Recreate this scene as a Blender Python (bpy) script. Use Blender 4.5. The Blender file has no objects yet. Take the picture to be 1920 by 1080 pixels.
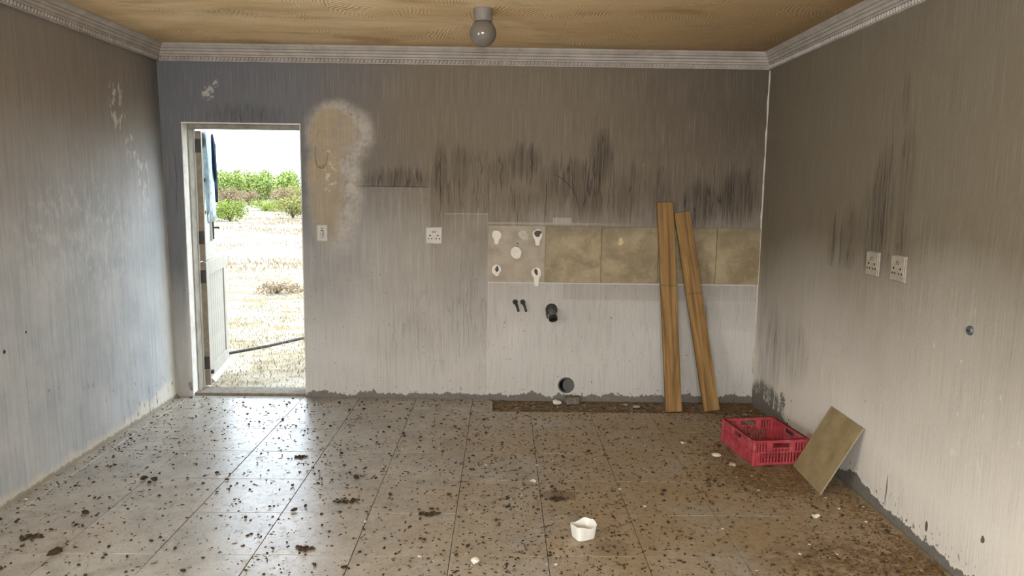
import bpy, bmesh, math, random
import numpy as np
from mathutils import Vector, Matrix, noise as mnoise

random.seed(7)
rng = np.random.default_rng(11)
scene = bpy.context.scene
C = scene.collection
R = math.radians
W, HC, HZ, REAR = 4.418, 2.4766, 2.595, -7.3      # room width, cornice underside, ceiling, rear wall


def srgb(r, g, b):
    f = lambda c: (c / 255 / 12.92) if c <= 10 else ((c / 255 + .055) / 1.055) ** 2.4
    return (f(r), f(g), f(b), 1.0)


# ------------------------------------------------------------------ camera
cam_data = bpy.data.cameras.new('camera')
cam_data.sensor_width = 36.0
cam_data.lens = 26.375
cam_data.clip_start = 0.05
cam_data.clip_end = 400
cam = bpy.data.objects.new('camera', cam_data)
C.objects.link(cam)
cr = Vector((0.99985165, -0.01145933, 0.01285949))
cu = Vector((-0.01122378, 0.1328648, 0.99107062))
cf = Vector((0.01306557, 0.99106792, -0.13271647))
cam.matrix_world = Matrix(((cr.x, cu.x, -cf.x, 2.49026), (cr.y, cu.y, -cf.y, -5.58425),
                           (cr.z, cu.z, -cf.z, 1.60752), (0, 0, 0, 1)))
scene.camera = cam

# ------------------------------------------------------------------ sky, fill lamps, exposure
world = bpy.data.worlds.new('overcast_sky')
scene.world = world
world.use_nodes = True
bg = world.node_tree.nodes['Background']
bg.inputs['Color'].default_value = (0.76, 0.88, 1.0, 1)
bg.inputs['Strength'].default_value = 6.0


def area(name, loc, rot, sx, sy, energy, color, portal=False):
    l = bpy.data.lights.new(name, 'AREA')
    l.shape = 'RECTANGLE'
    l.size, l.size_y, l.energy, l.color = sx, sy, energy, color
    o = bpy.data.objects.new(name, l)
    o.location, o.rotation_euler = loc, rot
    C.objects.link(o)
    if portal:
        l.cycles.is_portal = True
    return o


area('doorway_portal', (.58, .22, 1.02), (R(-90), 0, 0), .84, 2.0, 1, (1, 1, 1), portal=True)
area('rear_fill_lamp', (2.2, REAR + .06, 1.55), (R(90), 0, 0), 2.1, 1.15, 165, (.97, .98, 1.0))  # added lamp inside the rear window, brighter than the sky, lifts the interior
area('side_fill_lamp', (.06, -4.35, 1.55), (R(90), 0, R(-90)), 1.5, 1.15, 52, (.97, .98, 1.0))  # added lamp at an unseen side window, brightens the right of the room

vs = scene.view_settings
vs.view_transform = 'Standard'
vs.look = 'None'
vs.gamma = 1.0
vs.use_curve_mapping = False
vs.exposure = 0.13
scene.cycles.max_bounces = 5
scene.cycles.diffuse_bounces = 4
scene.cycles.glossy_bounces = 2
scene.cycles.transmission_bounces = 3
scene.cycles.use_adaptive_sampling = True
scene.cycles.adaptive_threshold = 0.09
scene.cycles.adaptive_min_samples = 10


# ------------------------------------------------------------------ node expression helper
class X:
    """a socket or number inside one node tree, with arithmetic"""
    def __init__(s, t, k): s.t, s.k = t, k
    def _m(s, op, *a): return s.t.math(op, s, *a)
    def __add__(s, o): return s._m('ADD', o)
    __radd__ = __add__
    def __sub__(s, o): return s._m('SUBTRACT', o)
    def __rsub__(s, o): return s.t.math('SUBTRACT', o, s)
    def __mul__(s, o): return s._m('MULTIPLY', o)
    __rmul__ = __mul__
    def __truediv__(s, o): return s._m('DIVIDE', o)
    def abs(s): return s._m('ABSOLUTE')
    def sat(s):
        r = s._m('ADD', 0.0)
        r.k.node.use_clamp = True
        return r


class T:
    def __init__(s, name, rough=.8, spec=.3):
        s.m = bpy.data.materials.new(name)
        s.m.use_nodes = True
        s.nt = s.m.node_tree
        s.pv = {}
        s.b = s.nt.nodes['Principled BSDF']
        s.b.inputs['Roughness'].default_value = rough
        s.b.inputs['Specular IOR Level'].default_value = spec

    def put(s, sock, v):
        if isinstance(v, X): s.nt.links.new(v.k, sock)
        elif isinstance(v, bpy.types.NodeSocket): s.nt.links.new(v, sock)
        else: sock.default_value = v

    def node(s, typ, **kw):
        n = s.nt.nodes.new(typ)
        for k, v in kw.items(): setattr(n, k, v)
        return n

    def math(s, op, *a):
        n = s.node('ShaderNodeMath', operation=op)
        for i, v in enumerate(a): s.put(n.inputs[i], v)
        return X(s, n.outputs[0])

    def mx(s, *a):
        r = a[0]
        for q in a[1:]: r = s.math('MAXIMUM', r, q)
        return r

    def mn(s, *a):
        r = a[0]
        for q in a[1:]: r = s.math('MINIMUM', r, q)
        return r

    def pos(s, kind='world'):
        if kind == 'world': v = s.node('ShaderNodeNewGeometry').outputs['Position']
        else: v = s.node('ShaderNodeTexCoord').outputs['Object']
        n = s.node('ShaderNodeSeparateXYZ')
        s.nt.links.new(v, n.inputs[0])
        return [X(s, o) for o in n.outputs]

    def vec(s, x, y, z=0.0):
        n = s.node('ShaderNodeCombineXYZ')
        for i, v in enumerate((x, y, z)): s.put(n.inputs[i], v)
        return n.outputs[0]

    def noise(s, vec, scale=5.0, detail=3.0, rough=.55, dist=0.0):
        n = s.node('ShaderNodeTexNoise')
        s.put(n.inputs['Vector'], vec)
        n.inputs['Scale'].default_value = scale
        n.inputs['Detail'].default_value = detail
        n.inputs['Roughness'].default_value = rough
        n.inputs['Distortion'].default_value = dist
        return X(s, n.outputs['Fac'])

    def voro(s, vec, scale=5.0, feature='F1'):
        n = s.node('ShaderNodeTexVoronoi', feature=feature)
        s.put(n.inputs['Vector'], vec)
        n.inputs['Scale'].default_value = scale
        return X(s, n.outputs['Distance']), n.outputs['Color']

    def sm(s, lo, hi, x, smooth=True):
        n = s.node('ShaderNodeMapRange', interpolation_type='SMOOTHSTEP' if smooth else 'LINEAR')
        s.put(n.inputs[0], x)
        n.inputs[1].default_value = lo
        n.inputs[2].default_value = hi
        if lo > hi:
            n.inputs[1].default_value, n.inputs[2].default_value = hi, lo
            n.inputs[3].default_value, n.inputs[4].default_value = 1.0, 0.0
        return X(s, n.outputs[0])

    def mix(s, fac, a, b, mode='MIX'):
        n = s.node('ShaderNodeMix', data_type='RGBA', blend_type=mode)
        s.put(n.inputs['Factor'], fac)
        s.put(n.inputs['A'], a)
        s.put(n.inputs['B'], b)
        return n.outputs['Result']

    def ell(s, u, v, u0, v0, ru, rv, soft=.3, k=1.0):
        """soft ellipse mask of height k, four nodes: scale-offset, squared length, map range"""
        key = (u.k.as_pointer(), v.k.as_pointer())
        if key not in s.pv: s.pv[key] = s.vec(u, v)
        n = s.node('ShaderNodeVectorMath', operation='MULTIPLY_ADD')
        s.put(n.inputs[0], s.pv[key])
        n.inputs[1].default_value = (1 / ru, 1 / rv, 0)
        n.inputs[2].default_value = (-u0 / ru, -v0 / rv, 0)
        m = s.node('ShaderNodeVectorMath', operation='DOT_PRODUCT')
        s.nt.links.new(n.outputs[0], m.inputs[0])
        s.nt.links.new(n.outputs[0], m.inputs[1])
        r = s.sm(1.0, soft, X(s, m.outputs['Value']))
        r.k.node.inputs[3].default_value = k
        return r

    def rect(s, u, v, u0, u1, v0, v1, e=.004):
        return s.mn(s.sm(u0 - e, u0 + e, u), s.sm(u1 + e, u1 - e, u), s.sm(v0 - e, v0 + e, v), s.sm(v1 + e, v1 - e, v))

    def line(s, u, v, u0, v0, v1, w, k=1.0):
        """thin upright run mark, tapering at both ends"""
        return s.ell(u, v, u0, (v0 + v1) / 2, w, (v1 - v0) / 2 + .03, .35, k)

    def vline(s, v, u, v0, u0, u1, w, wig):
        return s.mn(s.sm(w, w * .3, (v + wig - v0).abs()), s.sm(u0 - .01, u0 + .01, u), s.sm(u1 + .01, u1 - .01, u))

    def bump(s, h, strength=.3, dist=.01):
        n = s.node('ShaderNodeBump')
        n.inputs['Strength'].default_value = strength
        n.inputs['Distance'].default_value = dist
        s.put(n.inputs['Height'], h)
        s.nt.links.new(n.outputs[0], s.b.inputs['Normal'])

    def color(s, c): s.put(s.b.inputs['Base Color'], c); return s
    def rough(s, v): s.put(s.b.inputs['Roughness'], v); return s


def simple(name, col, rough=.7, spec=.3, var=.25, scale=20, dirt=None, metal=0.0):
    """a procedural base with mottled value and optional dirt colour"""
    t = T(name, rough, spec)
    p = t.node('ShaderNodeTexCoord').outputs['Object']
    n = t.noise(p, scale, 4)
    dark = tuple(c * (1 - var) for c in col[:3]) + (1,)
    lite = tuple(min(1, c * (1 + var)) for c in col[:3]) + (1,)
    c = t.mix(t.sm(.3, .7, n), dark, lite)
    if dirt:
        c = t.mix(t.sm(.5, .75, t.noise(p, scale * .4, 5, .7)) * .7, c, dirt)
    t.color(c)
    t.b.inputs['Metallic'].default_value = metal
    t.bump(n, .15, .003)
    return t.m


# ------------------------------------------------------------------ wall materials
PAINT = srgb(200, 197, 191)
SOOT = srgb(116, 104, 87)
SOOT_BLUE_CAST = srgb(104, 106, 110)
BLACK = srgb(48, 40, 31)
CEMENT = srgb(112, 109, 104)
CREAM = srgb(222, 214, 196)
OCHRE = srgb(154, 140, 116)


def common(t, u, v, seed):
    """distorted coordinates and streak noises shared by the walls"""
    d = {}
    d['n'] = t.noise(t.vec(u, v, seed), 3.0, 5, .6)
    d['big'] = t.noise(t.vec(u, v, seed + 3), 1.3, 3, .5)
    d['fine'] = t.noise(t.vec(u * 210.0, v * 3.2, seed), 1.0, 3, .6)
    d['mid'] = t.noise(t.vec(u * 38.0, v * 1.6, seed + 5), 1.0, 4, .65)
    d['fast'] = t.noise(t.vec(u, v, seed + 9), 34.0, 5, .65)
    wob = t.noise(t.vec(u * 26.0, seed, 1.0), 1.0, 3, .7)
    d['vj'] = v + (wob - .5) * .34
    d['ud'] = u + (d['n'] - .5) * .12
    d['vd'] = v + (t.noise(t.vec(u, v, seed + 21), 4.0, 5, .65) - .5) * .16
    d['wig'] = (t.noise(t.vec(u * 2.0, v * 7.0, seed + 2), 1.0, 3, .6) - .5) * .035
    rn = t.noise(t.vec(u * 17.0 + (t.noise(t.vec(u * 3.0, v * 9.0, seed + 12), 1.0, 3, .6) - .5) * .75, v * .9, seed + 14), 1.0, 2, .55)
    d['runs'] = t.sm(.022, .006, (rn - .5).abs())
    d['hw'] = (t.noise(t.vec(u * 14.0, v, seed + 8), 1.0, 4, .7) - .5)
    return d


def finish_wall(t, c, d, u, v, extra_h=None):
    c = t.mix(t.sm(.45, .72, d['fine']) * .15, c, srgb(60, 54, 46))
    c = t.mix(t.sm(.5, .28, d['fine']) * .08, c, srgb(236, 230, 220))
    c = t.mix(t.sm(.62, .8, d['fast']) * .12, c, srgb(235, 232, 225))
    t.color(c)
    h = d['fine'] * .5 + d['fast'] * .5
    t.bump(h, .4, .005)
    t.rough(.62 + d['n'] * .25)
    return t.m


def mat_wall_back():
    t = T('sooty_paint_back', .75, .25)
    x, y, z = t.pos()
    u, v = x, z
    d = common(t, u, v, 1.0)
    vj, ud, vd, wig = d['vj'], d['ud'], d['vd'], d['wig']
    # smoke film thickens upward; cleaner where cupboards once hung
    S = t.sm(.32, 1.8, v + (d['big'] - .5) * .35 + (d['mid'] - .5) * .12, smooth=False)
    S = (S * 1.05).sat()
    ghost1 = t.rect(u, v + d['hw'] * .012, 1.0, 1.955, .2, 1.602, .006) * t.sm(1.3, 1.55, u)
    S = S - ghost1 * .13 * t.sm(.5, 1.3, v)
    ghost2 = t.rect(u, v + d['hw'] * .01, 1.8, 2.385, .5, 1.405, .006) * t.sm(2.02, 2.12, u)
    S = S - ghost2 * .10 * t.sm(.9, 1.35, v)
    under = t.rect(u, v, 2.384, 4.43, -.1, .905, .005)
    S = S - under * .22
    band = t.rect(u, v + d['hw'] * .01, 2.95, 4.43, .775, .9, .008)
    S = S + band * .16
    S = S + t.rect(u, v, 4.05, 4.4, .55, .77, .02) * .10
    S = S + t.sm(.16, .1, u) * .38 * t.sm(1.9, 1.2, v)  # wall left of the doorway darkened to paint in its shade
    S = S + t.sm(.45, 1.1, v) * t.sm(.62, .5, d['mid']) * .10
    S = S + .07 + (d['n'] - .5) * .28 + t.sm(.55, .75, d['big']) * .08
    soot = t.mix(t.sm(.7, 2.0, u + (d['big'] - .5) * .5), SOOT_BLUE_CAST, SOOT)  # bluish light cast painted into the soot towards the left
    soot = t.mix(t.sm(2.6, 4.4, u + (d['n'] - .5) * .8) * t.sm(1.3, 2.2, v), soot, srgb(86, 75, 59))
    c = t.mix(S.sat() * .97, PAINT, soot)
    # comb of black run marks where steam and smoke ran down
    M = None
    for (a, b, ru, rv, k) in [(2.03, 1.72, .07, .26, .75), (2.17, 1.75, .1, .2, .7), (2.47, 1.72, .12, .14, .45),
                              (2.64, 1.80, .16, .16, .9), (2.86, 1.66, .16, .18, .65), (3.02, 1.66, .2, .2, .8),
                              (3.21, 1.82, .11, .26, 1.0), (3.12, 1.55, .18, .2, .75), (3.40, 1.55, .16, .22, .7), (3.46, 1.66, .07, .16, .8),
                              (3.66, 1.52, .14, .22, .75), (3.95, 1.5, .2, .24, .95), (4.22, 1.55, .22, .27, 1.0),
                              (1.72, 1.66, .3, .1, .75), (2.75, 1.50, .3, .1, .3), (1.85, .45, .5, .3, .15), (2.2, .7, .25, .5, .22), (4.02, .62, .05, .2, .5),
                              (.62, 2.1, .35, .09, .4), (3.05, .55, .5, .25, .15)]:
        e = t.ell(u, vj, a, b, ru, rv, .05, k)
        M = e if M is None else t.mx(M, e)
    M = M - ghost1 * t.sm(.9, 1.3, v) * .9
    st = t.sm(.36, .66, d['mid'] * .6 + t.noise(t.vec(u * 95.0, v * 3.0, 4.0), 1.0, 3, .6) * .4)
    wash = t.rect(u, vj, 3.45, 4.4, 1.3, 1.72, .14) * .34
    c = t.mix((t.mx(M.sat(), wash) * (st * .68 + .26)) * .88, c, BLACK)
    reach = t.mx(M.sat(), t.rect(u, v, 1.95, 4.4, 1.42, 1.85, .12) * .5, t.rect(u, v, 1.5, 2.5, .15, .9, .12) * .15, t.rect(u, v, 2.4, 4.4, .1, .75, .1) * .12)
    c = t.mix(d['runs'] * reach * .85, c, srgb(44, 38, 31))
    # thin cracks and run lines
    L = None
    uw = u + wig
    for (a, v0, v1, w, k) in [(2.025, 1.32, 1.9, .004, .8), (1.965, 1.55, 1.75, .004, .5), (2.075, 1.5, 1.8, .003, .7), (2.13, 1.45, 1.7, .003, .6), (2.17, 1.42, 1.7, .003, .5),
                              (2.385, 1.34, 1.8, .004, .6), (2.806, 1.33, 1.72, .004, .85), (2.6, 1.34, 1.47, .003, .6),
                              (3.02, 1.34, 1.6, .004, .6), (3.44, 1.33, 1.6, .004, .5), (.09, 1.3, 1.92, .003, .7), (2.2, .4, .9, .004, .35), (1.55, .1, .5, .003, .3), (1.62, .1, .42, .003, .3),
                              (3.99, .45, .75, .008, .6)]:
        e = t.line(uw, v, a, v0, v1, w, k)
        L = e if L is None else t.mx(L, e)
    arc = (((u - 2.76) * (u - 2.76) + (v - 1.43) * (v - 1.43))._m('SQRT') - .295).abs()
    L = t.mx(L, t.mn(t.sm(.007, .002, arc), t.sm(2.85, 2.9, u), t.sm(1.4, 1.44, v)) * .6)
    L = t.mx(L, t.vline(v, u, 1.604, 1.40, 1.93, .006, d['hw'] * .012) * .7)
    c = t.mix(L.sat() * .85, c, srgb(40, 35, 30))
    # pale lines where tiles and cupboards met the wall
    P = t.mx(t.vline(v, u, .9, 2.38, 4.40, .007, d['hw'] * .01) * .5, t.line(u, v, 2.384, .03, 1.33, .007, .3),
             t.vline(v, u, 1.345, 2.38, 4.40, .012, d['hw'] * .014) * .25 * t.sm(3.6, 2.8, u), t.vline(v, u, 1.41, 2.06, 2.38, .006, d['hw'] * .01) * .3,
             t.rect(u, v, 2.86, 3.0, 1.345, 1.39, .004) * .3)
    c = t.mix(P, c, srgb(214, 208, 198))
    # crumbled damp patch beside the door
    ring = t.mx(t.ell(ud, vd, 1.29, 1.98, .29, .27, .35), t.ell(ud, vd, 1.25, 1.6, .24, .6, .25))
    crumb = t.sm(.34, .62, d['fast'] * .35 + t.noise(t.vec(u, v, 40.0), 9.0, 5, .7) * .65)
    c = t.mix(ring * (crumb * .55 + .2), c, srgb(194, 186, 174))
    inner = t.mx(t.ell(ud, vd, 1.25, 1.98, .2, .2, .4), t.ell(ud, vd, 1.19, 1.62, .15, .56, .35))
    c = t.mix(inner * (t.sm(.3, .6, d['n']) * .45 + .4), c, t.mix(t.sm(.35, .65, d['big'] * .5 + d['n'] * .5), srgb(146, 136, 120), srgb(168, 149, 118)))
    vein = t.ell(ud, vd, 1.17, 1.86, .06, .16, .55)
    edge = t.mn(t.sm(.05, .35, vein), t.sm(.95, .6, vein))
    c = t.mix(edge * t.sm(.42, .52, t.noise(t.vec(u, v, 71.0), 7.0, 2)) * .6, c, srgb(104, 88, 68))
    flakes = t.ell(u, v, 1.22, 1.7, .06, .26, .2) * t.sm(.55, .6, t.noise(t.vec(u, v, 77.0), 22.0, 3, .6))
    c = t.mix(flakes * .7, c, srgb(214, 196, 172))
    # flaked white spots high over the door and small scars
    fl = t.mx(t.ell(ud, vd, .35, 2.27, .06, .07, .5), t.ell(ud, vd, .42, 2.33, .03, .03, .5)) * t.sm(.44, .52, d['fast'])
    c = t.mix(fl * .75, c, srgb(190, 184, 178))
    sc = t.sm(.685, .72, t.noise(t.vec(u, v, 60.0), 46.0, 2, .5)) * t.sm(.2, .5, d['big'])
    c = t.mix(sc * .5, c, srgb(70, 64, 56))
    # bare cement along the foot of the wall
    wv = t.noise(t.vec(u, 0.0, 3.0), 5.0, 5, .75)
    foot = v - (wv - .41) * .2 - d['hw'] * .06 - (d['fast'] - .5) * .03
    cem = t.sm(.026, .018, foot) * t.sm(.99, 1.0, u)
    spk = t.sm(.12, .03, foot) * t.sm(.64, .66, t.noise(t.vec(u, v, 90.0), 30.0, 3, .6))
    cem = t.mx(cem, spk)
    cem = t.mx(cem, t.ell(ud, vd, .15, .09, .05, .05, .5) * t.sm(.4, .5, d['fast']))
    c = t.mix(cem, c, t.mix(d['fast'], srgb(94, 90, 84), srgb(138, 133, 125)))
    return finish_wall(t, c, d, u, v, cem * -1.2 + ring * crumb * .5)


def mat_wall_right():
    t = T('sooty_paint_right', .75, .25)
    x, y, z = t.pos()
    u, v = y, z
    d = common(t, u, v, 31.0)
    vj, ud, vd, wig = d['vj'], d['ud'], d['vd'], d['wig']
    S = t.sm(.3, 1.38, v + (d['big'] - .5) * .3 + (d['mid'] - .5) * .14 - (u + 1.6) * .0, smooth=False)
    S = S + t.sm(-.9, -.15, u) * t.sm(.45, 1.0, v) * .06
    c = t.mix(S.sat(), srgb(226, 221, 211), srgb(120, 111, 94))
    M = None
    for (a, b, ru, rv, k) in [(-1.78, 1.50, .17, .40, .8), (-1.98, 1.55, .1, .5, .6), (-1.62, 1.42, .12, .26, .5), (-1.42, 1.34, .14, .24, .5),
                              (-1.22, 1.32, .08, .2, .5), (-.12, .8, .12, .5, .25), (-.38, .5, .24, .38, .42), (-.75, .55, .3, .3, .3), (-.2, .35, .16, .22, .4),
                              (-1.92, 2.05, .05, .16, .4)]:
        e = t.ell(u, vj, a, b, ru, rv, .05, k)
        M = e if M is None else t.mx(M, e)
    cut = t.rect(u, v + d['hw'] * .01, -2.1, -1.12, 1.0, 1.172, .006)
    M = M - cut * .6
    st = t.sm(.36, .64, d['mid'] * .6 + t.noise(t.vec(u * 80.0, v * 3.0, 9.0), 1.0, 3, .6) * .4)
    c = t.mix((M.sat() * (st * .85 + .15)) * .8, c, BLACK)
    c = t.mix(d['runs'] * t.mx(M.sat(), .05) * .8, c, srgb(48, 42, 35))
    L = None
    uw = u + wig
    for (a, v0, v1, w, k) in [(-1.82, 1.3, 2.2, .004, .6), (-1.79, 1.3, 1.6, .006, .8), (-1.24, 1.17, 1.5, .008, .7), (-1.33, 1.16, 1.45, .01, .6), (-.62, .5, .8, .004, .5), (-.5, .2, .6, .006, .4),
                              (-2.16, 1.2, 1.5, .003, .5), (-2.03, .07, .2, .008, .9), (-2.18, .12, .2, .003, .5)]:
        e = t.line(uw, v, a, v0, v1, w, k)
        L = e if L is None else t.mx(L, e)
    c = t.mix(L * .8, c, srgb(48, 42, 36))
    # chips and pinholes
    dist, _ = t.voro(t.vec(u, v * .7, 2.0), 9.0)
    pin = t.sm(.06, .04, dist + (d['fast'] - .5) * .03) * t.sm(.8, .4, v) * t.sm(.42, .5, t.noise(t.vec(u, v, 5.0), 2.6, 2))
    pin = t.mx(pin, t.ell(u, v, -2.39, .115, .012, .028, .6), t.ell(ud, v, -2.78, .24, .01, .018, .6))
    c = t.mix(pin * .9, c, srgb(62, 58, 52))
    wsc = t.sm(.66, .69, t.noise(t.vec(u, v * .5, 50.0), 18.0, 3, .6)) * t.sm(1.3, .9, v) * t.sm(-1.6, -2.4, u)
    c = t.mix(wsc * .35, c, srgb(232, 228, 220))
    wv = t.noise(t.vec(u, 0.0, 13.0), 4.0, 5, .75)
    foot = v - (wv - .38) * .16 - d['hw'] * .045 - t.sm(-1.0, 0.0, u) * .06 - t.ell(u, v, -1.72, 0.0, .22, .3, .0) * .04
    cem = t.sm(.030, .024, foot)
    spk = t.sm(.16, .03, foot) * t.sm(.62, .64, t.noise(t.vec(u * 1.2, v, 95.0), 26.0, 3, .6))
    flare = t.ell(ud, v + d['hw'] * .12, -.3, .03, .42, .22, .5) * t.sm(.42, .5, d['fast'] * .4 + d['mid'] * .6)
    chip = t.ell(ud, vd, -.62, .17, .05, .07, .6) * t.sm(.44, .5, d['fast'])
    cem = t.mx(cem, spk, flare, chip)
    rim = t.mn(t.sm(.06, .034, foot), 1.0 - cem)
    c = t.mix(rim * .35, c, srgb(236, 230, 220))
    c = t.mix(cem, c, t.mix(d['fast'], srgb(92, 89, 83), srgb(142, 138, 129)))
    return finish_wall(t, c, d, u, v, cem * -1.2)


def mat_wall_left():
    t = T('blue_cast_paint_left', .7, .3)  # wall colour carries the bluish cast of the light
    x, y, z = t.pos()
    u, v = y, z
    d = common(t, u, v, 61.0)
    vj, ud, vd, wig = d['vj'], d['ud'], d['vd'], d['wig']
    S = t.sm(1.15, 2.25, v + (d['big'] - .5) * .5 - t.sm(-.6, 0.0, u) * .15 + t.sm(-.9, -1.9, u) * .2)
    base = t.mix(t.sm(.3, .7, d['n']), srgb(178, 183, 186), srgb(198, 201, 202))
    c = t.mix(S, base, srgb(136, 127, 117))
    c = t.mix(t.sm(.4, .62, d['mid']) * .14, c, srgb(90, 92, 96))
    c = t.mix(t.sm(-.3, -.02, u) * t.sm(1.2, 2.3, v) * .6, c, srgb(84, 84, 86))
    # rubbed pale scuffs
    sn = t.sm(.5, .6, t.noise(t.vec(u * 1.4, v * .7, 33.0), 16.0, 4, .65))
    sc = t.mx(t.ell(ud, vd, -.6, 2.1, .12, .2, .4), t.ell(ud, vd, -.32, 1.6, .1, .25, .4), t.ell(ud, vd, -.45, 1.8, .1, .12, .4),
              t.ell(ud, vd, -1.1, 1.25, .8, .5, .1, .5))
    c = t.mix(sc * sn * .6, c, srgb(222, 220, 216))
    sp = t.sm(.66, .69, t.noise(t.vec(u, v * .7, 44.0), 20.0, 3, .6)) * t.sm(.9, .4, v)
    c = t.mix(sp * .45, c, srgb(110, 112, 114))
    dot = t.mx(t.ell(u, v, -1.9, .765, .012, .012, .5), t.ell(u, v, -1.72, .83, .008, .008, .5))
    c = t.mix(dot, c, srgb(50, 46, 42))
    # damp, blistered cream foot with brown splits
    wv = t.noise(t.vec(u, 0.0, 23.0), 4.0, 5, .7)
    foot = v - (wv - .4) * .22 - t.sm(-.9, -.1, u) * .09
    damp = t.sm(.06, .0, foot + (d['fast'] - .5) * .07)
    c = t.mix(damp * .75, c, CREAM)
    c = t.mix(t.sm(-.35, -.02, u) * t.sm(1.6, .5, v) * .45, c, CREAM)  # paler towards the back corner, fading out upward
    split = t.sm(.22, .02, foot) * t.sm(.60, .63, t.noise(t.vec(u * 30.0, v * 7.0, 8.0), 1.0, 3, .6)) * t.sm(-1.3, -.4, u)
    c = t.mix(split * .8, c, srgb(128, 112, 92))
    low = t.sm(.03, .012, v + (d['fast'] - .5) * .05 + d['hw'] * .03)
    c = t.mix(low * .75, c, srgb(140, 128, 108))
    return finish_wall(t, c, d, u, v, damp * d['fast'] * 1.6 + split * -1.0)


def mat_ceiling():
    t = T('smoke_stained_ceiling', .8, .2)
    x, y, z = t.pos()
    # combed plaster: each sweep of the comb leaves arcs about its own centre
    jx = x + (t.noise(t.vec(x, y, 1.0), 2.0, 2, .5) - .5) * .25
    jy = y + (t.noise(t.vec(x, y, 4.0), 2.0, 2, .5) - .5) * .25
    vo = t.node('ShaderNodeTexVoronoi', feature='F1')
    t.put(vo.inputs['Vector'], t.vec(jx * 2.6, jy * 2.6, 0.0))
    vo.inputs['Scale'].default_value = 1.0
    ps = t.node('ShaderNodeSeparateXYZ')
    t.nt.links.new(vo.outputs['Position'], ps.inputs[0])
    cs = t.node('ShaderNodeSeparateXYZ')
    t.nt.links.new(vo.outputs['Color'], cs.inputs[0])
    ax = jx - X(t, ps.outputs[0]) * (1 / 2.6) - (X(t, cs.outputs[0]) - .3) * .9
    ay = jy - X(t, ps.outputs[1]) * (1 / 2.6) - (X(t, cs.outputs[1]) - .5) * .5
    rad = (ax * ax + ay * ay)._m('SQRT')
    w1 = (rad * 300.0)._m('SINE') * .5 + .5
    w1 = w1 * t.sm(.35, .6, t.noise(t.vec(x, y, 9.0), 3.0, 4, .6))
    sw = t.noise(t.vec(x * .45, y * 1.3, 6.0), 1.6, 6, .65, 1.2)
    c = t.mix(t.sm(.3, .68, sw), srgb(222, 190, 142), srgb(242, 216, 174))
    st = t.sm(.5, .72, t.noise(t.vec(x * .5, y * 1.6, 12.0), 2.0, 5, .6, .8))
    c = t.mix(st * .5, c, srgb(158, 126, 80))
    c = t.mix(t.sm(2.0, 4.6, x + (sw - .5) * 2.0) * .62, c, srgb(128, 98, 52))  # darker to the right: soot plus painted falloff of the door's light
    c = t.mix(t.sm(.55, .85, w1) * .06, c, srgb(246, 230, 186))
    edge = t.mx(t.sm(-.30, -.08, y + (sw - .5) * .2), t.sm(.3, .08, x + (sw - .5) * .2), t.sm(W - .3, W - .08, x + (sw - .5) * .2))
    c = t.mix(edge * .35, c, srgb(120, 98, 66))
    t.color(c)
    t.bump(w1 * .8 + t.noise(t.vec(x, y, 2.0), 60.0, 3) * .3, .7, .006)
    return t.m


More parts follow.
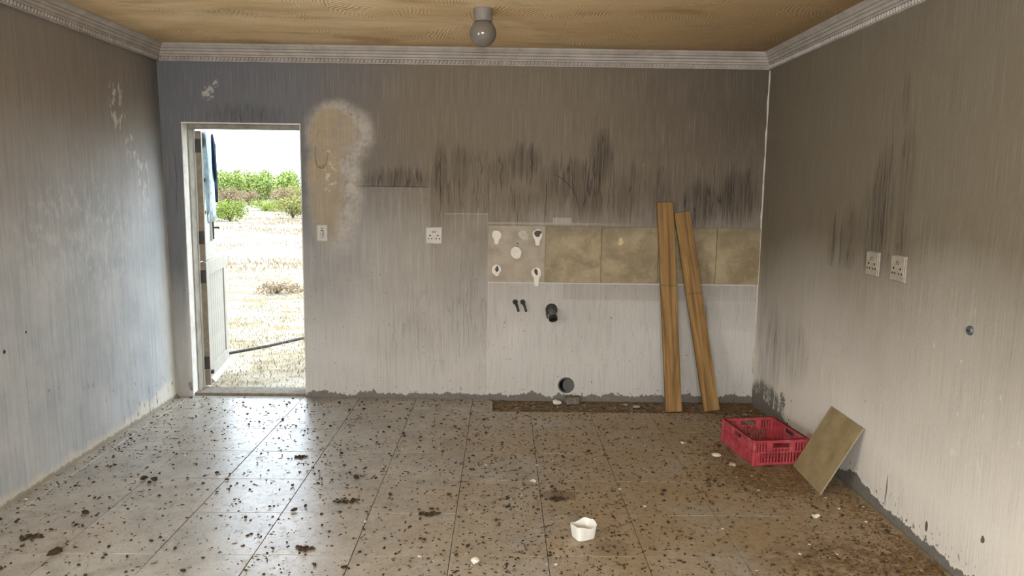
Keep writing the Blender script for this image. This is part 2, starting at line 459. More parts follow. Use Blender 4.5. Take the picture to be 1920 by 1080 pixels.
def mat_floor_tile(name='floor_tile_glaze', wall=False):
    t = T(name, .4, .65)
    x, y, z = t.pos()
    if wall: y = z
    inf = t.node('ShaderNodeObjectInfo')
    rnd = X(t, inf.outputs['Random'])
    p = t.vec(x, y, rnd * 9.0)
    n1 = t.noise(p, 5.0, 6, .65, .4)
    n2 = t.noise(p, 17.0, 5, .7)
    if wall:
        c = t.mix(t.sm(.35, .68, n1), srgb(130, 114, 82), srgb(164, 148, 114))
        c = t.mix(t.sm(.5, .75, n2) * .4, c, srgb(182, 166, 132))
        c = t.mix(t.sm(.52, .72, t.noise(p, 8.0, 6, .75)) * .45, c, srgb(106, 90, 62))
        c = t.mix(t.sm(.55, .7, t.noise(t.vec(x, y, rnd * 5.0), 55.0, 4, .7)) * .25, c, srgb(96, 80, 54))
        sp = t.ell(x + (n2 - .5) * .05, y + (n1 - .5) * .04, 3.37, 1.22, .022, .035, .4)
        c = t.mix(sp * .8, c, srgb(205, 182, 140))
        c = t.mix(t.sm(1.24, 1.33, y + (n2 - .5) * .12) * .35, c, srgb(96, 84, 64))
        t.color(c)
        t.bump(n2, .1, .003)
        t.rough(.62)
        return t.m
    c = t.mix(t.sm(.3, .7, n1), srgb(148, 144, 135), srgb(178, 174, 165))
    c = t.mix((t.sm(.5, .75, n2) * .35), c, srgb(206, 198, 182))
    # trodden dirt film, heavier away from the doorway
    dirt = t.noise(t.vec(x, y, 3.0), 1.6, 6, .68)
    far = t.sm(1.2, 3.6, x)
    c = t.mix((t.sm(.42, .70, dirt + far * .2) * (far * .5 + .22)), c, srgb(160, 134, 92))
    blot = t.sm(.60, .70, t.noise(t.vec(x, y, 8.0), 9.0, 6, .75)) * (far * .5 + .35)
    c = t.mix(blot * .7, c, srgb(78, 60, 40))
    rust = t.mx(t.ell(x + (n1 - .5) * .5, y + (n2 - .5) * .5, 4.1, -2.5, .6, .3, .1), t.ell(x + (n1 - .5) * .3, y + (n2 - .5) * .3, 4.1, -1.5, .45, .35, .1))
    c = t.mix(rust * t.sm(.4, .6, n2) * .8, c, srgb(92, 62, 34))
    t1 = t.ell(x + (n2 - .5) * .06, y + (n1 - .5) * .06, 2.80, -1.80, .11, .08, .6)
    t2 = t.ell(x + (n2 - .5) * .1, y + (n1 - .5) * .1, 2.98, -2.38, .14, .1, .3)
    c = t.mix(t.mx(t1, t2 * .6) * .65, c, srgb(96, 78, 58))
    c = t.mix(t.sm(.4, .7, t.noise(t.vec(x, y, 41.0), 110.0, 4, .75)) * .3, c, srgb(112, 100, 82))
    grime = t.noise(t.vec(x, y, 31.0), 26.0, 6, .78)
    c = t.mix(t.sm(.5, .66, grime + far * .05) * (far * .05 + .26), c, srgb(104, 82, 54))
    c = t.mix(t.sm(.64, .74, t.noise(t.vec(x, y, 37.0), 45.0, 5, .75)) * .35, c, srgb(214, 204, 184))
    spk = t.sm(.63, .68, t.noise(t.vec(x, y, 14.0), 70.0, 3, .6)) * (t.sm(.35, .6, t.noise(t.vec(x, y, 15.0), 3.0, 3)) * .8 + .2)
    c = t.mix(spk * .8, c, srgb(58, 45, 32))
    t.color(c)
    sheen = t.noise(t.vec(x * 2.2, y, 20.0), 4.0, 5, .7)
    t.rough(.17 + sheen * .26 + spk * .3 + far * .22 + t.sm(.5, .66, grime) * .18)
    t.bump(n2 * .6 + spk, .14, .004)
    return t.m


def mat_screed():
    t = T('dusty_screed', .95, .1)
    x, y, z = t.pos()
    n = t.noise(t.vec(x, y), 14.0, 6, .7)
    c = t.mix(t.sm(.3, .7, n), srgb(98, 84, 68), srgb(150, 133, 110))
    t.color(c)
    t.bump(n, .6, .01)
    return t.m


def mat_sand():
    t = T('dry_sand', .95, .05)
    x, y, z = t.pos()
    n = t.noise(t.vec(x, y), 1.4, 6, .7)
    n2 = t.noise(t.vec(x, y, 3.0), 9.0, 5, .7)
    n3 = t.noise(t.vec(x * .25, y * .9, 7.0), 1.0, 5, .7)
    c = t.mix(t.sm(.35, .65, n), srgb(124, 110, 86), srgb(160, 152, 136))
    c = t.mix(t.sm(.5, .68, n2) * .55, c, srgb(94, 76, 50))
    c = t.mix(t.sm(.5, .62, n3) * .55, c, srgb(170, 167, 158))
    c = t.mix(t.sm(.58, .7, t.noise(t.vec(x * .4, y, 11.0), 2.0, 5, .7)) * .5, c, srgb(104, 88, 66))
    t.color(c)
    t.bump(n2, .4, .03)
    return t.m


def mat_wood():
    t = T('raw_timber', .7, .25)
    tc = t.node('ShaderNodeTexCoord').outputs['Object']
    sp = t.node('ShaderNodeSeparateXYZ')
    t.nt.links.new(tc, sp.inputs[0])
    x, y, z = [X(t, o) for o in sp.outputs]
    rnd = X(t, t.node('ShaderNodeObjectInfo').outputs['Random'])
    g = t.noise(t.vec(x * 42.0, y * 30.0, z * 1.6 + rnd * 20.0), 1.0, 4, .6, .5)
    g2 = t.noise(t.vec(x * 130.0, y * 60.0, z * 5.0), 1.0, 3, .6)
    c = t.mix(t.sm(.3, .7, g), srgb(116, 86, 48), srgb(164, 130, 82))
    c = t.mix(t.sm(.5, .7, g2) * .35, c, srgb(98, 66, 34))
    st = t.noise(t.vec(x * 3.0, y, z * 2.2 + rnd * 7.0), 1.0, 4, .6)
    c = t.mix(t.sm(.52, .72, st) * .5, c, srgb(104, 78, 48))
    ln = t.sm(.010, .004, (z - .86 - rnd * .1 + (x * .05)).abs()) * .25
    c = t.mix(ln, c, srgb(70, 50, 30))
    t.color(c)
    t.bump(g2, .2, .002)
    return t.m


def mat_leaf(name, a, b, trans=.35):
    t = T(name, .6, .2)
    x, y, z = t.pos()
    n = t.noise(t.vec(x, y, z), 1.6, 3)
    n2 = t.noise(t.vec(x, y, z), 13.0, 2)
    t.color(t.mix(t.sm(.3, .7, n * .5 + n2 * .5), a, b))
    return t.m


M = dict(
    back=mat_wall_back(), right=mat_wall_right(), left=mat_wall_left(), ceil=mat_ceiling(), tile=mat_floor_tile(),
    wtile=mat_floor_tile('wall_tile_stone', True), screed=mat_screed(), sand=mat_sand(), wood=mat_wood(),
    cornice=simple('smoked_cornice_paint', srgb(172, 163, 153), .7, .25, .1, 9, srgb(140, 128, 114)),
    caulk=simple('pale_caulk', srgb(200, 190, 175), .7, .2, .1, 20),
    reveal=simple('reveal_plaster', srgb(214, 210, 200), .8, .2, .08, 12, srgb(150, 144, 132)),
    frame=simple('weathered_door_frame', srgb(146, 140, 128), .75, .25, .15, 14, srgb(108, 102, 92)),
    doorpaint=simple('cream_door_paint', srgb(158, 152, 140), .6, .3, .06, 10, srgb(138, 130, 114)),
    dooredge=simple('bare_door_edge', srgb(138, 128, 112), .8, .2, .15, 18, srgb(100, 92, 80)),
    iron=simple('rusted_iron', srgb(62, 58, 54), .6, .4, .2, 30, srgb(88, 66, 48), .3),
    plate=simple('dirty_switch_plastic', srgb(190, 185, 174), .45, .4, .08, 40, srgb(160, 152, 138)),
    plate2=simple('sooty_switch_plastic', srgb(164, 155, 140), .5, .35, .12, 30, srgb(112, 102, 86)),
    dark=simple('painted_hole_shade', srgb(28, 26, 24), .8, .1, .2, 40),  # near-black colour stands for the shade inside holes and slots
    globe=simple('smoked_globe_glass', srgb(112, 104, 96), .12, .6, .05, 4),
    lampbase=simple('grey_lamp_base', srgb(126, 119, 110), .5, .35, .06, 10, srgb(130, 122, 112)),
    dab=simple('tile_adhesive', srgb(222, 216, 204), .9, .15, .06, 40),
    greyad=simple('grey_mortar', srgb(86, 84, 80), .95, .1, .2, 60),
    crate=simple('pink_red_plastic', srgb(172, 66, 74), .55, .3, .2, 26, srgb(196, 130, 134)),
    ltile=mat_floor_tile('loose_tile_back', True),
    tilebody=simple('tile_edge_clay', srgb(150, 140, 124), .85, .1, .12, 60),
    tub=simple('milky_plastic', srgb(232, 230, 222), .45, .4, .03, 10, srgb(214, 206, 188)),
    scrap=simple('white_scrap', srgb(226, 222, 212), .8, .2, .06, 30),
    scrapgrey=simple('grey_scrap', srgb(176, 168, 156), .85, .2, .12, 30),
    clod=simple('dark_clod', srgb(70, 57, 44), .95, .1, .35, 60),
    litter=simple('brown_litter', srgb(106, 86, 60), .95, .1, .4, 40),
    litterlight=simple('pale_litter', srgb(168, 146, 112), .9, .1, .3, 50),
    rustlitter=simple('rusty_litter', srgb(120, 94, 64), .95, .1, .35, 60),
    twig=simple('dry_twig', srgb(70, 54, 38), .9, .1, .2, 60),
    plug=simple('grey_pipe', srgb(92, 92, 90), .6, .3, .12, 30, srgb(60, 58, 56)),
    pvc=simple('blackened_pipe', srgb(48, 44, 40), .5, .4, .2, 40),
    cement=simple('broken_cement', srgb(122, 114, 102), .95, .1, .2, 30),
    winframe=simple('window_frame_paint', srgb(190, 186, 176), .6, .3, .06, 12),
    glass=None,
    navy=simple('navy_cloth', srgb(38, 52, 70), .85, .15, .3, 14),
    plastic=simple('pale_blue_sheet', srgb(160, 178, 186), .35, .4, .25, 22, srgb(70, 88, 100)),  # dark mottling painted in for the shade of the crinkles
    hose=simple('black_hose_rubber', srgb(52, 50, 48), .6, .3, .15, 20),
    hedge=mat_leaf('hedge_leaf', srgb(98, 116, 50), srgb(158, 170, 92)),
    bushg=mat_leaf('bush_leaf', srgb(84, 106, 30), srgb(142, 152, 64)),
    busho=mat_leaf('olive_bush_leaf', srgb(106, 108, 50), srgb(150, 146, 84)),
    bushb=mat_leaf('dry_bush_leaf', srgb(112, 92, 72), srgb(150, 130, 102)),
    straw=mat_leaf('dry_grass_blade', srgb(112, 94, 60), srgb(150, 136, 98)),
    bark=simple('bush_bark', srgb(84, 68, 50), .9, .1, .2, 10),
)


def mat_glass():
    t = T('dusty_pane', .08, .5)
    p = t.node('ShaderNodeTexCoord').outputs['Object']
    n = t.noise(p, 6.0, 4, .6)
    t.color(t.mix(t.sm(.35, .65, n), srgb(206, 218, 214), srgb(236, 242, 240)))
    t.b.inputs['Transmission Weight'].default_value = .65
    t.b.inputs['IOR'].default_value = 1.1
    t.rough(.15 + n * .4)
    return t.m


M['glass'] = mat_glass()


# ------------------------------------------------------------------ mesh helpers
def mesh_of(bm, name='mesh', smooth=False):
    me = bpy.data.meshes.new(name)
    bmesh.ops.recalc_face_normals(bm, faces=bm.faces)
    if smooth:
        for f in bm.faces: f.smooth = True
    bm.to_mesh(me)
    bm.free()
    return me


def link(name, me, mat=None, parent=None, loc=None, rot=None, **tags):
    o = bpy.data.objects.new(name, me)
    C.objects.link(o)
    if me is not None and mat is not None and not me.materials: me.materials.append(mat)
    if loc is not None: o.location = loc
    if rot is not None: o.rotation_euler = rot
    if parent is not None: o.parent = parent
    for k, v in tags.items(): o[k] = v
    return o


def empty(name, loc=(0, 0, 0), rot=(0, 0, 0), **tags):
    return link(name, None, None, None, loc, rot, **tags)


def box(bm, x0, x1, y0, y1, z0, z1, bev=0.0, mat=None):
    r = bmesh.ops.create_cube(bm, size=1.0)
    vs_ = r['verts']
    bmesh.ops.scale(bm, verts=vs_, vec=(x1 - x0, y1 - y0, z1 - z0))
    bmesh.ops.translate(bm, verts=vs_, vec=((x0 + x1) / 2, (y0 + y1) / 2, (z0 + z1) / 2))
    if mat is not None: bmesh.ops.transform(bm, matrix=mat, verts=vs_)
    if bev:
        es = list({e for v in vs_ for e in v.link_edges})
        bmesh.ops.bevel(bm, geom=es, offset=bev, segments=1, affect='EDGES', profile=.5)
    return bm


def nb(): return bmesh.new()


def boxmesh(x0, x1, y0, y1, z0, z1, bev=0.0, name='mesh'):
    return mesh_of(box(nb(), x0, x1, y0, y1, z0, z1, bev), name)


def tube(bm, pts, rad, seg=10, caps=True):
    pts = [Vector(p) for p in pts]
    rads = rad if isinstance(rad, (list, tuple)) else [rad] * len(pts)
    rings = []
    ref = Vector((0, 0, 1))
    for i, p in enumerate(pts):
        a = pts[max(0, i - 1)]
        b = pts[min(len(pts) - 1, i + 1)]
        t = (b - a).normalized()
        if abs(t.dot(ref)) > .95: ref = Vector((1, 0, 0))
        n = t.cross(ref).normalized()
        m = t.cross(n)
        rings.append([bm.verts.new(p + (n * math.cos(k * 2 * math.pi / seg) + m * math.sin(k * 2 * math.pi / seg)) * rads[i]) for k in range(seg)])
    for i in range(len(rings) - 1):
        for k in range(seg):
            bm.faces.new((rings[i][k], rings[i][(k + 1) % seg], rings[i + 1][(k + 1) % seg], rings[i + 1][k]))
    if caps:
        bm.faces.new(rings[0])
        bm.faces.new(rings[-1][::-1])
    return bm


def lathe(bm, prof, seg=32, axis='Z', off=(0, 0, 0)):
    rings = []
    o = Vector(off)
    for r, h in prof:
        ring = []
        for k in range(seg):
            a = 2 * math.pi * k / seg
            p = Vector((r * math.cos(a), r * math.sin(a), h)) if axis == 'Z' else Vector((r * math.cos(a), h, r * math.sin(a)))
            ring.append(bm.verts.new(p + o))
        rings.append(ring)
    for i in range(len(rings) - 1):
        for k in range(seg):
            bm.faces.new((rings[i][k], rings[i][(k + 1) % seg], rings[i + 1][(k + 1) % seg], rings[i + 1][k]))
    bm.faces.new(rings[0])
    bm.faces.new(rings[-1])
    return bm


def blob_disc(bm, cx, cz, rx, rz, y0, y1, seg=22, jit=.14, drip=0.0):
    """irregular flat pad in the XZ plane, from y0 (wall) to y1 (front)"""
    ph = random.random() * 9
    f, b = [], []
    for k in range(seg):
        a = 2 * math.pi * k / seg
        q = 1 + jit * (mnoise.noise(Vector((math.cos(a) * 1.3 + ph, math.sin(a) * 1.3, ph))))
        x, z = math.cos(a) * rx * q, math.sin(a) * rz * q
        if drip and math.sin(a) < -.9: z -= drip
        f.append(bm.verts.new((cx + x * .94, y1, cz + z * .94)))
        b.append(bm.verts.new((cx + x, y0, cz + z)))
    bm.faces.new(f)
    bm.faces.new(b[::-1])
    for k in range(seg): bm.faces.new((f[k], b[k], b[(k + 1) % seg], f[(k + 1) % seg]))
    return bm


def baked(name, me, cutters, mat):
    """mesh with boolean holes, applied"""
    o = bpy.data.objects.new('tmp', me)
    C.objects.link(o)
    cs = []
    for cm in cutters:
        c = bpy.data.objects.new('tmp_cut', cm)
        C.objects.link(c)
        cs.append(c)
        md = o.modifiers.new('b', 'BOOLEAN')
        md.operation = 'DIFFERENCE'
        md.object = c
        md.solver = 'EXACT'
    bpy.context.view_layer.update()
    res = bpy.data.meshes.new_from_object(o.evaluated_get(bpy.context.evaluated_depsgraph_get()))
    for q in cs + [o]: bpy.data.objects.remove(q)
    res.materials.clear()
    res.materials.append(mat)
    res.name = name
    return res


# ------------------------------------------------------------------ room shell
DX0, DX1, DTOP, WT = .147, 1.006, 2.045, .20      # doorway, wall thickness
wall_me = boxmesh(-.25, W + .25, 0, WT, -.3, HZ + .05)
bmh = nb()
tube(bmh, [(2.987, -.05, .115), (2.987, .12, .115)], .058, 20)
hole_me = mesh_of(bmh)
wall_back = link('wall_back', baked('wall_back', wall_me, [boxmesh(DX0, DX1, -.1, WT + .1, .0, DTOP), hole_me], M['back']),
                 kind='structure', label='smoke stained rear wall with kitchen tile strip and doorway', category='wall')
bm = nb()
for (zz, xa) in ((-.3, .035), (HZ + .05, -.014)):
    pass
v = [bm.verts.new(p) for p in [(.032, REAR - .2, -.02), (.032, 0.1, -.02), (-.014, 0.1, HZ + .05), (-.014, REAR - .2, HZ + .05),
                               (-.25, REAR - .2, -.02), (-.25, 0.1, -.02), (-.25, 0.1, HZ + .05), (-.25, REAR - .2, HZ + .05)]]
for f in ((0, 1, 2, 3), (7, 6, 5, 4), (0, 4, 5, 1), (2, 6, 7, 3), (1, 5, 6, 2), (0, 3, 7, 4)): bm.faces.new([v[i] for i in f])
wall_left = link('wall_left', baked('wall_left', mesh_of(bm), [boxmesh(-.4, .2, -5.12, -3.58, .96, 2.14)], M['left']),
                 kind='structure', label='blue grey side wall with damp cream foot', category='wall')
wall_right = link('wall_right', boxmesh(W, W + .2, REAR - .2, .1, -.1, HZ + .05), M['right'],
                  kind='structure', label='brown smoked side wall with two sockets', category='wall')
wall_rear = link('wall_rear', baked('wall_rear', boxmesh(-.25, W + .25, REAR - .2, REAR, -.1, HZ + .05), [boxmesh(1.1, 3.3, REAR - .4, REAR + .2, .95, 2.15)],
                                    M['reveal']), kind='structure', label='plain plastered wall behind the viewpoint', category='wall')
ceiling = link('ceiling', boxmesh(-.3, W + .3, REAR - .3, .3, HZ, HZ + .08), M['ceil'], kind='structure',
               label='yellow smoke stained combed plaster ceiling', category='ceiling')
floor = link('floor', boxmesh(-.05, W + .05, REAR - .1, .02, -.12, -.012), M['screed'], kind='structure',
             label='tiled floor strewn with dirt', category='floor')

# unseen windows: rear one made wide, side one added, both hold fill lamps
def window(name, x0, x1, z0, z1, loc, rot, label, n):
    w = empty(name, loc, rot, kind='structure', label=label, category='window')
    b = nb()
    for (a, c, d, e) in ((x0, x1, z0, z0 + .05), (x0, x1, z1 - .05, z1), (x0, x0 + .05, z0, z1), (x1 - .05, x1, z0, z1)):
        box(b, a, c, -.03, .03, d, e)
    link('window_frame', mesh_of(b), M['winframe'], w)
    st_ = (x1 - x0) / n
    for i in range(1, n): link('mullion', boxmesh(x0 + i * st_ - .02, x0 + i * st_ + .02, -.025, .025, z0 + .04, z1 - .04), M['winframe'], w)
    for i in range(n): link('pane', boxmesh(x0 + i * st_ + .02, x0 + (i + 1) * st_ - .02, -.003, .003, z0 + .04, z1 - .04), M['glass'], w)
    return w


window('window_1', -1.1, 1.1, .95, 2.15, (2.2, REAR - .1, 0), (0, 0, 0), 'unseen window in the wall behind the viewpoint, made wide for its light', 3)
window('added_window_2', -.77, .77, .96, 2.14, (-.12, -4.35, 0), (0, 0, R(90)), 'unseen window added in the left wall for its light', 2)

# floor tiles: one object each
TS, X0, Y0, G = .43, 1.41447, -.32058, .0014
tm = {}


def tile_mesh(w, h):
    k = (round(w, 3), round(h, 3))
    if k not in tm:
        tm[k] = boxmesh(-w / 2, w / 2, -h / 2, h / 2, -.011, 0, .0014, 'floor_tile')
        tm[k].materials.append(M['tile'])
    return tm[k]


xs = [.03] + [X0 + i * TS for i in range(-3, 7)] + [W - .002]
ys = [-.004] + [Y0 - j * TS for j in range(0, 17)]
ys = [q for q in ys if q > REAR + .05] + [REAR + .002]
for j in range(len(ys) - 1):
    for i in range(len(xs) - 1):
        a, b = xs[i], xs[i + 1]
        if j == 0:
            if a > 2.43: continue
            b = min(b, 2.43)
        c, d = ys[j + 1], ys[j]
        o = link('tile', tile_mesh(b - a - 2 * G, d - c - 2 * G), None, floor,
                 ((a + b) / 2, (c + d) / 2, random.uniform(-.0012, .0008)), (random.gauss(0, .0009), random.gauss(0, .0009), 0))

# cornice with bead row, mitred round the room
prof = [(0.0, HC), (.014, HC), (.014, HC + .006), (.005, HC + .008), (.005, HC + .031), (.018, HC + .033), (.019, HC + .044), (.015, HC + .0465), (.025, HC + .049),
        (.030, HC + .064), (.026, HC + .067), (.036, HC + .070), (.040, HC + .082), (.036, HC + .085), (.046, HC + .088), (.056, HC + .099), (.062, HC + .103), (.065, HC + .106), (.065, HZ - .001), (0.0, HZ - .001)]


def cornice(name, p0, p1, inward, label):
    """p0->p1 along the wall at its face; mitred at both ends"""
    p0, p1, n = Vector(p0), Vector(p1), Vector(inward)
    d = (p1 - p0).normalized()
    b = nb()
    A = [b.verts.new(p0 + n * o + d * o + Vector((0, 0, z))) for o, z in prof]
    B = [b.verts.new(p1 + n * o - d * o + Vector((0, 0, z))) for o, z in prof]
    k = len(prof)
    for i in range(k): b.faces.new((A[i], A[(i + 1) % k], B[(i + 1) % k], B[i]))
    b.faces.new(A)
    b.faces.new(B)
    t = link(name, mesh_of(b), M['cornice'], None, kind='structure', label=label, category='cornice')
    b = nb()
    L = (p1 - p0).length
    q = .02
    side = d
    while q < L - .02:
        c = p0 + d * q + n * .005 + Vector((0, 0, HC + .0195))
        # small rounded leaf-like bead
        ring = []
        for (a, hh) in ((-.0085, 0), (-.005, .011), (.003, .013), (.0085, 0)):
            ring.append([b.verts.new(c + side * (a + .003 * (1 if zz > 0 else -1)) + n * hh + Vector((0, 0, zz))) for zz in (-.0105, .0105)])
        for i in range(3): b.faces.new((ring[i][0], ring[i][1], ring[i + 1][1], ring[i + 1][0]))
        b.faces.new([r[0] for r in ring])
        b.faces.new([r[1] for r in ring][::-1])
        q += .0285
    link('bead_row', mesh_of(b), M['cornice'], t, kind='stuff')
    return t


cornice('trim_1', (0, 0, 0), (W, 0, 0), (0, -1, 0), 'beaded plaster cornice above the doorway wall')
cornice('trim_2', (0, REAR, 0), (0, 0, 0), (1, 0, 0), 'beaded plaster cornice along the blue grey wall')
cornice('trim_3', (W, 0, 0), (W, REAR, 0), (-1, 0, 0), 'beaded plaster cornice along the brown smoked wall')
cornice('trim_4', (W, REAR, 0), (0, REAR, 0), (0, 1, 0), 'beaded plaster cornice behind the viewpoint')
b = nb()
pts = [(W - .002 + .002 * math.sin(k * 1.7), -.002, 2.47 - k * .075) for k in range(31)]
tube(b, pts, [.0075 + .002 * math.sin(k * 2.3) for k in range(31)], 8)
link('trim_5', mesh_of(b, smooth=True), M['caulk'], None, kind='structure', label='thin pale sealant bead down the corner of back and right walls', category='trim')

# ------------------------------------------------------------------ doorway: reveal, frame, stable door
rv = nb()
box(rv, DX0 - .001, DX0 + .004, -.003, .085, -.01, DTOP)
link('reveal', mesh_of(rv), M['reveal'], wall_back)
rv = nb()
box(rv, DX0, DX1, -.004, .004, DTOP - .006, DTOP + .004)
link('plaster_arris', mesh_of(rv), M['reveal'], wall_back)
rv = nb()
box(rv, DX1 - .003, DX1 + .003, -.004, .004, .02, DTOP)
link('plaster_arris', mesh_of(rv), M['reveal'], wall_back)

frame = empty('trim_6', (0, 0, 0), kind='structure', label='weathered timber frame of the open back door', category='door frame')
link('jamb', boxmesh(DX0 - .001, DX0 + .014, .085, .165, 0, DTOP, .002), M['frame'], frame)
link('jamb', boxmesh(DX1 - .028, DX1 + .001, .085, .195, 0, DTOP, .002), M['frame'], frame)
link('head', boxmesh(DX0 + .014, DX1 - .028, .085, .195, DTOP - .034, DTOP, .002), M['frame'], frame)
link('door_stop', boxmesh(DX0 + .0, DX0 + .020, .165, .195, 0, DTOP, .002), M['doorpaint'], frame)
link('threshold', boxmesh(DX0, DX1, .02, WT, -.02, .022, .004), M['cement'], frame)


def leaf(name, z0, z1, ang, label, upper):
    """leaf in its own axes: x along the width, inner face at y=0, thickness to +y"""
    Wd, Th = .76, .043
    root = empty(name, (.205, .202, 0), (0, 0, R(ang)), kind='structure', label=label, category='door')
    st_, rl = .095, .11
    m = M['doorpaint']
    link('hinge_stile', boxmesh(.002, st_, 0, Th, z0, z1, .002), m, root)
    link('edge_lipping', boxmesh(0, .002, .001, Th - .001, z0, z1), M['dooredge'], root)
    link('lock_stile', boxmesh(Wd - st_, Wd, 0, Th, z0, z1, .002), m, root)
    link('bottom_rail', boxmesh(st_, Wd - st_, 0, Th, z0, z0 + rl * (1.3 if not upper else 1.0), .002), m, root)
    link('top_rail', boxmesh(st_, Wd - st_, 0, Th, z1 - rl, z1, .002), m, root)
    for hz in (z0 + .13, z1 - .16):
        h = nb()
        box(h, -.004, .0005, .004, Th - .004, hz, hz + .1)
        ho = link('hinge', mesh_of(h), M['iron'], root)
        k = nb()
        tube(k, [(-.006, Th - .004, hz), (-.006, Th - .004, hz + .1)], .006, 8)
        link('hinge_pin', mesh_of(k), M['iron'], ho)
    if not upper:
        n = 7
        w = (Wd - 2 * st_) / n
        bmsh = boxmesh(-w / 2 + .002, w / 2 - .002, .010, Th - .010, z0 + rl * 1.3, z1 - rl, .003)
        for i in range(n): link('board', bmsh, m, root, (st_ + w * (i + .5), 0, 0))
        link('backing', boxmesh(st_, Wd - st_, .018, Th - .018, z0 + rl, z1 - rl), m, root)
        k = nb()
        v_ = [k.verts.new(p) for p in [(0.03, 0, z0 + .012), (.03, -.028, z0 + .012), (.03, -.024, z0 + .022), (.03, 0, z0 + .05)]]
        v2 = [k.verts.new((Wd, q.co.y, q.co.z)) for q in v_]
        k.faces.new(v_)
        k.faces.new(v2)
        for i in range(4): k.faces.new((v_[i], v_[(i + 1) % 4], v2[(i + 1) % 4], v2[i]))
        link('weather_bar', mesh_of(k), m, root)
        link('bolt', boxmesh(.015, .05, -.02, .0, z0 + .085, z0 + .115, .003), M['iron'], root)
    else:
        h = (z1 - z0 - 2 * rl) / 3
        for i in range(3):
            if i: link('glazing_bar', boxmesh(st_, Wd - st_, .006, Th - .006, z0 + rl + i * h - .014, z0 + rl + i * h + .014, .003), m, root)
            link('pane', boxmesh(st_, Wd - st_, Th / 2 - .002, Th / 2 + .002, z0 + rl + i * h, z0 + rl + (i + 1) * h), M['glass'], root)
        k = nb()
        box(k, Wd - .06, Wd - .03, -.012, 0, z0 + .12, z0 + .30, .003)
        hp = link('latch_plate', mesh_of(k), M['iron'], root)
        k = nb()
        tube(k, [(Wd - .045, -.012, z0 + .22), (Wd - .045, -.05, z0 + .22), (Wd - .13, -.055, z0 + .22)], .008, 8)
        link('lever_handle', mesh_of(k), M['iron'], hp)
    return root


leaf('door_1', .035, 1.005, 99.5, 'cream boarded lower leaf of the open stable door', False)
upper_leaf = leaf('door_2', 1.015, 2.0, 106.5, 'glazed upper leaf of the open stable door', True)


def sheet(name, pts_fn, nu, nv, th, mat, parent=None, **tags):
    """thin solid sheet from a parametric surface"""
    b = nb()
    g = [[b.verts.new(pts_fn(i / nu, j / nv)) for j in range(nv + 1)] for i in range(nu + 1)]
    for i in range(nu):
        for j in range(nv): b.faces.new((g[i][j], g[i + 1][j], g[i + 1][j + 1], g[i][j + 1]))
    bmesh.ops.recalc_face_normals(b, faces=b.faces)
    bmesh.ops.solidify(b, geom=b.faces[:], thickness=th)
    return link(name, mesh_of(b, smooth=True), mat, parent, **tags)


# sheet and cloth hang over the top edge of the upper leaf
lm = Matrix.Translation((.205, .202, 0)) @ Matrix.Rotation(R(106.5), 4, 'Z')


def pale(u_, v_):
    x = .09 + .5 * u_
    z = 2.012 - (.62 + .1 * math.sin(u_ * 9)) * v_
    y = -.012 - .012 * math.sin(u_ * 31 + v_ * 3) - .012 * v_ - .01 * math.sin(u_ * 13 + 2)
    return lm @ Vector((x, y, z))


def navy(u_, v_):
    x = .52 + .26 * u_ + .06 * v_
    z = 2.015 - (.36 + .16 * math.sin(u_ * 2.9)) * v_ - .08 * u_
    y = -.034 - .014 * math.sin(u_ * 22 + v_ * 2) - .012 * v_ * (1 - u_)
    return lm @ Vector((x, y, z))


sheet('plastic_sheet', pale, 40, 14, .003, M['plastic'], label='pale blue crinkled sheet draped over the upper door leaf', category='sheet')
sheet('hanging_cloth', navy, 28, 14, .004, M['navy'], label='dark navy torn cloth hanging from the outer edge of the upper door leaf', category='cloth')

# ------------------------------------------------------------------ back wall: tiles, adhesive dabs, pipes
tx = [2.806, 3.227, 3.654, 4.087, 4.414]
for i in range(4):
    link('tile', boxmesh(tx[i] + .0018, tx[i + 1] - .0018, -.011, .001, .909, 1.326, .0015), M['wtile'], wall_back)
b = nb()
box(b, 2.384, 2.806, -.003, .001, .909, 1.326)
link('adhesive_bed', mesh_of(b), simple('adhesive_bed', srgb(166, 156, 140), .9, .1, .12, 9, srgb(134, 122, 104)), wall_back)
for (x, z, r, hole, drip) in [(2.444, 1.255, .036, 0, .03), (2.749, 1.262, .038, 1, .04), (2.592, 1.125, .042, 0, 0), (2.446, .995, .037, 2, .01), (2.746, .975, .038, 2, .06)]:
    d_ = link('adhesive_dab', mesh_of(blob_disc(nb(), x, z, r, r * 1.08, -.002, -.009, 26, .16, drip)), M['dab'], wall_back)
    if hole:
        q = nb()
        blob_disc(q, x + random.uniform(-.006, .006), z + .008, r * (.62 if hole == 1 else .40), r * (.66 if hole == 1 else .55), -.008, -.0098, 14, .7)
        link('mortar_scar', mesh_of(q), M['greyad'], d_)
for (x, z, r) in [(2.436, 1.289, .007), (2.465, 1.022, .007), (2.60, 1.165, .009), (2.602, 1.195, .006)]:
    link('mortar_scar', mesh_of(blob_disc(nb(), x, z, r, r, -.002, -.005, 10, .5)), M['greyad'], wall_back)
link('adhesive_smear', mesh_of(blob_disc(nb(), 2.65, 1.255, .04, .035, -.002, -.0045, 20, .6)), simple('adhesive_smear', srgb(186, 178, 164), .9, .1, .2, 60), wall_back)

